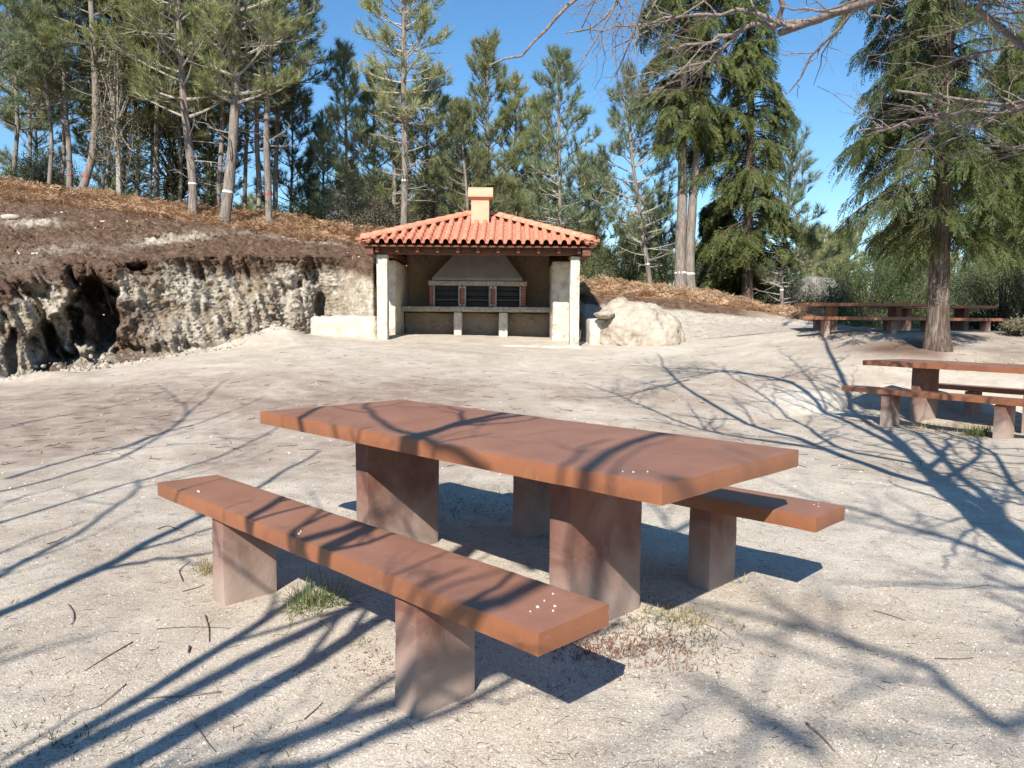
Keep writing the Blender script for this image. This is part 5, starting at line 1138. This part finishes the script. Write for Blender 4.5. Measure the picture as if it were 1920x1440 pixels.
mR = [
 ([liftR(*p) for p in ((1990, 1080), (1850, 980), (1780, 915), (1735, 875), (1690, 825), (1640, 790), (1590, 760), (1545, 735), (1515, 705))], .082, .022, []),
 ([liftR(*p) for p in ((1770, 915), (1700, 895), (1650, 880), (1560, 845), (1500, 820), (1440, 805), (1370, 788), (1300, 762), (1255, 735), (1235, 712))], .052, .010, None),
 ([liftR(*p) for p in ((1740, 872), (1640, 855), (1580, 846), (1545, 818), (1500, 790), (1440, 768), (1380, 750), (1352, 732))], .034, .008, None),
 ([liftR(*p) for p in ((1560, 845), (1480, 832), (1370, 818), (1280, 797), (1200, 775), (1100, 747))], .028, .007, None),
 ([liftR(*p) for p in ((1790, 905), (1825, 875), (1846, 845), (1842, 818), (1822, 797))], .032, .010, None),
 ([liftR(*p) for p in ((1750, 880), (1780, 850), (1792, 822), (1785, 800))], .036, .010, None),
 ([liftR(*p) for p in ((1790, 905), (1850, 915), (1930, 930), (2050, 950))], .022, .008, None),
 ([liftR(*p) for p in ((1820, 935), (1870, 960), (1930, 1010))], .018, .006, None),
 ([liftR(*p) for p in ((1825, 955), (1835, 1005), (1818, 1045), (1790, 1075))], .016, .006, None),
 ([liftR(*p) for p in ((1640, 790), (1560, 775), (1500, 745), (1450, 720))], .022, .006, None),
 # high limbs with soft shadows
 ([lift(*p) for p in ((1900, 1400, 4.2), (1780, 1265, 4.8), (1600, 1215, 5.4), (1450, 1180, 5.8), (1270, 1130, 6.2))], .034, .016, [np.array([1.7, -1.5, 3.3])]),
 ([lift(*p) for p in ((1560, 1440, 5.4), (1400, 1350, 6.0), (1300, 1290, 6.4))], .028, .012, None),
 ([np.array([1.2, -2.0, 4.6]), np.array([.4, -2.6, 6.0])], .06, .02, [np.array([1.6, -1.2, 3.2])]),
 # limbs seen overhead in the picture
 ([inv(2600, -700, 2.6), inv(2050, -330, 4.4), inv(1780, -95, 6.0), inv(1640, -4, 7.0), inv(1540, 38, 7.6), inv(1500, 50, 7.8), inv(1462, 62, 8.0)], .062, .034, [np.array([2.0, .3, 2.9])]),
 ([inv(1540, 36, 7.6), inv(1470, 38, 7.9), inv(1400, 55, 8.1), inv(1340, 75, 8.3), inv(1290, 88, 8.5), inv(1225, 100, 8.6)], .030, .010, None),
 ([inv(1465, 44, 7.9), inv(1462, 10, 7.8), inv(1450, -40, 7.7), inv(1380, -70, 7.7)], .026, .014, None),
 ([inv(1500, 52, 7.8), inv(1440, 24, 7.9), inv(1395, 22, 8.1), inv(1330, 28, 8.3), inv(1240, 40, 8.6), inv(1160, 55, 8.9), inv(1080, 60, 9.1)], .022, .006, None),
 ([inv(1400, 55, 8.1), inv(1350, 100, 8.3), inv(1320, 115, 8.4), inv(1230, 140, 8.7), inv(1130, 145, 8.9)], .014, .004, None),
 ([inv(1380, 58, 8.2), inv(1345, 110, 8.3), inv(1285, 135, 8.5), inv(1190, 140, 8.8)], .010, .003, None),
 ([inv(1440, -60, 7.7), inv(1290, -60, 7.4), inv(1180, -30, 7.2), inv(1150, 25, 7.2), inv(1115, 48, 7.3), inv(1060, 62, 7.4)], .020, .006, None),
 ([inv(1300, -220, 6.6), inv(1150, -80, 6.5), inv(1083, 2, 6.4), inv(1056, 32, 6.4), inv(1025, 70, 6.5), inv(975, 103, 6.6), inv(940, 113, 6.7), inv(918, 122, 6.7)], .026, .007, None),
 ([inv(1720, -60, 6.4), inv(1600, 2, 7.3), inv(1640, 28, 7.6), inv(1690, 40, 8.0)], .018, .006, None),
 ([inv(2300, -300, 4.2), inv(1980, -200, 5.4), inv(1820, -40, 6.2), inv(1826, 30, 6.3), inv(1848, 60, 6.3), inv(1880, 68, 6.2), inv(1930, 98, 6.0)], .045, .022, [np.array([2.05, .5, 3.0])]),
 ([inv(2300, 190, 4.6), inv(2060, 178, 6.0), inv(1920, 192, 7.0), inv(1870, 203, 7.3), inv(1800, 200, 7.6), inv(1750, 178, 7.9), inv(1705, 187, 8.1), inv(1680, 170, 8.2)], .030, .013, [np.array([2.0, .2, 2.4]), np.array([2.6, 1.4, 2.6])]),
 ([inv(2080, 170, 5.9), inv(1900, 212, 7.0), inv(1840, 205, 7.3), inv(1790, 220, 7.6), inv(1730, 228, 7.9), inv(1680, 235, 8.1), inv(1605, 246, 8.4)], .026, .009, None),
 ([inv(1730, 228, 7.9), inv(1680, 240, 8.2), inv(1640, 250, 8.4)], .013, .006, None),
 ([inv(2050, 150, 6.0), inv(1920, 195, 6.9), inv(1870, 225, 7.2), inv(1800, 260, 7.5), inv(1740, 285, 7.8), inv(1660, 275, 8.0)], .016, .004, None),
 ([inv(2150, 240, 5.4), inv(1960, 270, 6.6), inv(1860, 275, 7.0), inv(1790, 290, 7.4), inv(1740, 320, 7.8)], .015, .004, None),
 ([inv(2250, -50, 4.6), inv(1960, 20, 6.0), inv(1880, 25, 6.6), inv(1800, 60, 7.0), inv(1720, 70, 7.4)], .016, .005, None),
 ([inv(2200, 60, 5.0), inv(1960, 90, 6.0), inv(1850, 95, 6.6), inv(1760, 130, 7.2), inv(1690, 150, 7.6)], .016, .005, None),
]
def keepR(C):
    if C[1] < .3: return False
    el = (C[2] - 1.258) / C[1]; tx = C[0] / C[1]
    if abs(tx) > .70 or el > .40: return False
    px = 960 + FPX * tx; y_ = 603 - FPX * el
    return not ((px > 1050 and y_ < 215) or (px > 1560 and y_ < 330) or (px > 900 and y_ < 60))
bare_tree(bR, cR, mR, 611, 'leafless deciduous tree whose branches hang into the top right of the view', .17, (3.9, 4.8, 4.2), 3, keepR, 1.08)
cL = np.array([-2.0 - DSH[0] * 1.75, .55 - DSH[1] * 1.75, 1.75]); bL = (cL[0] - .1, cL[1] - .1, G(cL[0], cL[1]))
mL = [
 ([liftL(*p) for p in ((60, 1560), (265, 1440), (370, 1372), (480, 1310), (570, 1250), (640, 1210), (720, 1165), (830, 1090), (960, 980), (1100, 900), (1200, 830))], .042, .014, []),
 ([liftL(*p) for p in ((-150, 1560), (40, 1440), (170, 1365), (290, 1290), (400, 1225), (470, 1185), (540, 1150), (640, 1050), (720, 960), (760, 880))], .030, .010, []),
 ([liftL(*p) for p in ((400, 1590), (640, 1440), (720, 1390), (800, 1345), (870, 1315), (960, 1270), (1050, 1180))], .024, .008, [cL + [.5, .6, .1]]),
 ([liftL(*p) for p in ((-250, 1260), (0, 1155), (150, 1085), (250, 1032), (330, 985), (400, 965), (500, 900), (600, 850))], .045, .012, []),
 ([liftL(*p) for p in ((150, 1085), (260, 1062), (360, 1052), (480, 1030))], .018, .006, None),
 ([liftL(*p) for p in ((-120, 1130), (0, 1080), (100, 1030), (180, 982), (230, 940), (250, 900))], .022, .010, []),
 ([liftL(*p) for p in ((-200, 1030), (0, 985), (120, 945), (250, 905), (400, 862), (480, 832), (560, 800))], .024, .008, []),
 ([liftL(*p) for p in ((-200, 965), (0, 925), (100, 893), (200, 868), (290, 832), (350, 802), (410, 770), (450, 750))], .026, .008, []),
 ([liftL(*p) for p in ((0, 900), (120, 865), (220, 845), (310, 820), (420, 800), (520, 770))], .018, .006, None),
 ([liftL(*p) for p in ((230, 845), (330, 815), (370, 790), (345, 765), (320, 750))], .015, .006, None),
 ([liftL(*p) for p in ((-120, 840), (60, 800), (200, 785), (330, 760))], .018, .006, None),
 ([liftZ(*p) for p in ((560, 885, .75, 3.4), (660, 850, .75, 3.6), (750, 820, .75, 3.8), (870, 792, .75, 4.0), (1000, 776, .75, 4.2), (1100, 768, .75, 4.4))], .042, .018, [cL + [-.05, -.3, .9]]),
 ([liftZ(*p) for p in ((980, 990, .75, 3.9), (1050, 920, .75, 4.1), (1090, 878, .75, 4.3), (1180, 838, .75, 4.5), (1330, 790, .75, 4.8))], .038, .022, [cL + [.3, -.4, 1.2]]),
 ([liftZ(*p) for p in ((900, 860, .75, 3.8), (830, 825, .75, 3.8), (740, 803, .75, 3.8), (690, 780, .75, 3.9), (690, 755, .75, 4.0))], .020, .010, None),
 ([liftZ(*p) for p in ((760, 1230, .45, 3.1), (850, 1178, .45, 3.2), (930, 1142, .45, 3.4), (1020, 1105, .45, 3.6), (1150, 1060, .45, 3.8))], .022, .014, [cL + [.4, 0, .8]]),
 ([cL + [-.5, -.6, 1.2], cL + [-1.0, -1.0, 2.6]], .06, .02, []),
 ([cL + [-.9, .2, 1.0], cL + [-1.6, .6, 2.0]], .05, .02, []),
]
bare_tree(bL, cL, mL, 612, 'leafless tree behind the camera on the left, seen by its long shadows', .13, (1.2, 2.2, 2.5), 3, inview, 1.25)

# ------------------------------------------------------------------ litter on the grit
rg = np.random.default_rng(900)
def scatter(n, near=1.7, far=9.0, pw=1.0):
    Y = near * (far / near) ** (rg.uniform(0, 1, n) ** pw); px = rg.uniform(-60, 1990, n); x = xf(px, Y); return x, Y
import bmesh
bm = bmesh.new(); bmesh.ops.create_icosphere(bm, subdivisions=1, radius=1); IV = np.array([v.co[:] for v in bm.verts]); IF = np.array([[v.index for v in f.verts] for f in bm.faces]); bm.free()
def pebbles(n, s0, s1, near, far, mat, label, name='gravel', pw=1.0):
    x, y = scatter(n, near, far, pw); z = H(x, y); s_ = s0 * (s1 / s0) ** rg.uniform(0, 1, n) ** 1.8
    jit = 1 + rg.normal(size=(n, len(IV), 1)) * .18; sc_ = s_[:, None] * rg.uniform(.6, 1.3, (n, 3)) * [1, 1, .65]
    a = rg.uniform(0, 6.28, n); ca, sa = np.cos(a), np.sin(a); V = IV[None] * jit * sc_[:, None, :]
    V = np.stack([V[..., 0] * ca[:, None] - V[..., 1] * sa[:, None], V[..., 0] * sa[:, None] + V[..., 1] * ca[:, None], V[..., 2]], -1) + np.stack([x, y, z + s_ * .12], -1)[:, None]
    mb = MB(); mb.add(V.reshape(-1, 3), (IF[None] + (np.arange(n) * len(IV))[:, None, None]).reshape(-1, 3)); return tag(mb.build(name, M[mat]), label, None, None, 'stuff')
pebbles(26000, .0014, .0045, 1.55, 6.0, 'stone', 'pale coarse grit and tiny pebbles scattered over the sandy ground')
pebbles(7000, .0014, .004, 1.55, 6.0, 'mossrock', 'darker grit grains scattered over the sandy ground')
pebbles(900, .004, .014, 5.0, 18, 'stone', 'small pale stones scattered over the farther ground')
def scatter_prof(n, a0, a1, pxr, s0, s1, mat, label, name, seed):
    rg = np.random.default_rng(seed); px = rg.uniform(pxr[0], pxr[1], n); th = np.arctan((px - 960) / FPX); rs_, zs_ = prof(th)
    t = a0 + (a1 - a0) * rg.uniform(0, 1, n); r = np.where(t < 1, rs_[0] + (t - 1) * 1.0 + .1, rs_[1] + (rs_[2] - rs_[1]) * (t - 1))
    x, y = r * np.sin(th), r * np.cos(th); z = H(x, y); s_ = s0 * (s1 / s0) ** rg.uniform(0, 1, n) ** 2
    V = IV[None] * (1 + rg.normal(size=(n, len(IV), 1)) * .22) * (s_[:, None] * rg.uniform(.6, 1.4, (n, 3)))[:, None, :] + np.stack([x, y, z + s_ * .1], -1)[:, None]
    mb = MB(); mb.add(V.reshape(-1, 3), (IF[None] + (np.arange(n) * len(IV))[:, None, None]).reshape(-1, 3)); return tag(mb.build(name, M[mat]), label, None, None, 'stuff')
scatter_prof(1200, .3, .99, (-300, 575), .008, .055, 'boulder', 'pale rubble fallen along the foot of the cut bank', 'rubble', 3)
scatter_prof(2600, 1.12, 1.95, (-300, 720), .012, .06, 'clod', 'dark clods lying on the brown soil slope', 'clods', 4)
scatter_prof(700, 1.12, 1.95, (-300, 720), .008, .035, 'stone', 'small pale stones in the brown soil slope', 'pebbles', 5)
def litter(n, l0, l1, rad, near, far, mat, name, label, sides=3):
    x, y = scatter(n, near, far); a = rg.uniform(0, 6.28, n); L = rg.uniform(l0, l1, n) * (1 + (y > 4) * .6); d = np.stack([np.cos(a), np.sin(a)], -1); pts = []
    bend = rg.normal(size=n) * .25
    for t in (-.5, -.15, .2, .5):
        q = np.stack([x, y], -1) + d * (L * t)[:, None] + np.stack([-d[:, 1], d[:, 0]], -1) * (bend * L * (t * t))[:, None]; pts.append(np.stack([q[:, 0], q[:, 1], H(q[:, 0], q[:, 1]) + rad * 1.1 + .004 * (t > .3) * rg.uniform(0, 1, n)], -1))
    P = np.stack(pts, 1); mb = MB(); mb.tubes(P, np.tile(np.array([[1, .9, .75, .35]]) * rad, (n, 1)) * rg.uniform(.6, 1.2, (n, 1)), sides); return tag(mb.build(name, M[mat]), label, None, None, 'stuff')
litter(1700, .012, .05, .0011, 1.6, 7, 'bark_dark', 'twig_litter', 'fine dark twig and needle litter over the grit')
litter(800, .02, .07, .0009, 1.6, 7, 'fern', 'needle_litter', 'straw-brown needle litter over the grit')
litter(650, .04, .13, .003, 6.5, 17, 'bark_dark', 'twig_litter', 'dark twig litter over the farther ground', 3)
# the larger fallen sticks, each a thing
SG2 = 'fallen sticks on the grit'
sticks = [
 ([(398, 1200 + 118), (330, 1330 - 5), (240, 1328), (218, 1338)], .004, 'long pale curved stick between the two lower left shadows'),
 ([(108, 1150), (118, 1165), (119, 1180), (112, 1190)], .0045, 'short dark curved stick on the grit at the left'),
 ([(230, 1220), (180, 1250), (135, 1278)], .003, 'thin straight stick at lower left, pointing up right'),
 ([(372, 1168), (379, 1195), (378, 1222)], .004, 'upright-lying fork of the twig cluster left of the bench'),
 ([(278, 1193), (330, 1191), (372, 1192), (420, 1195)], .0025, 'thin twig crossing the cluster left of the bench'),
 ([(340, 1232), (337, 1245)], .006, 'short thick bark piece left of the bench'),
 ([(1540, 1393), (1570, 1420), (1598, 1450)], .006, 'straight brown stick at the bottom edge right of centre'),
 ([(1783, 1255), (1830, 1256), (1858, 1254)], .003, 'thin level stick in the soft shadow at the right'),
 ([(285, 1000), (305, 993), (335, 1005)], .004, 'curled dark stick between the long shadows left of the bench'),
 ([(330, 1100), (322, 1080), (345, 1062)], .004, 'bent stick left of the dry tuft'),
 ([(72, 1030), (92, 1024), (108, 1015)], .004, 'dark twig on the grit at the left edge above the wide shadow'),
 ([(1880, 1110), (1800, 1118), (1700, 1108), (1640, 1112)], .0022, 'long thin reddish root lying on the grit at right'),
 ([(330, 1120), (360, 1112), (372, 1105)], .003, 'thin dark twig near the left bench leg'),
 ([(215, 1300), (160, 1345), (130, 1352)], .003, 'brownish twig beside the long pale curved stick'),
 ([(345, 1380), (370, 1420), (385, 1438)], .003, 'thin stick in the broad shadow at the bottom left'),
 ([(1660, 1160), (1700, 1172), (1722, 1180)], .003, 'small straight stick on the open grit at right'),
 ([(560, 1375), (590, 1350), (596, 1342)], .003, 'small stick between the two lower left shadows near the bottom'),
 ([(1330, 1180), (1365, 1195), (1380, 1205)], .002, 'tiny twig right of the weeds patch'),
]
for pts, rad, lab in sticks:
    P = []
    for px, py in pts:
        Y = gd(py - .008 * (px - 960)); x = xf(px, Y); P.append([x, Y, G(x, Y) + rad * .8])
    rad *= .72; P = smooth_path(P, 8); P[:, 2] += rad * .4; mb = MB(); org = P[0].copy(); mb.tubes(P, np.linspace(rad, rad * .55, len(P)), 6, cap=True)
    o = mb.build('stick', M['bark_twig'] if 'pale' in lab or 'reddish' in lab or len(lab) % 2 else M['stickbark'], None, True, org); o.location = org; tag(o, lab, 'stick', SG2)
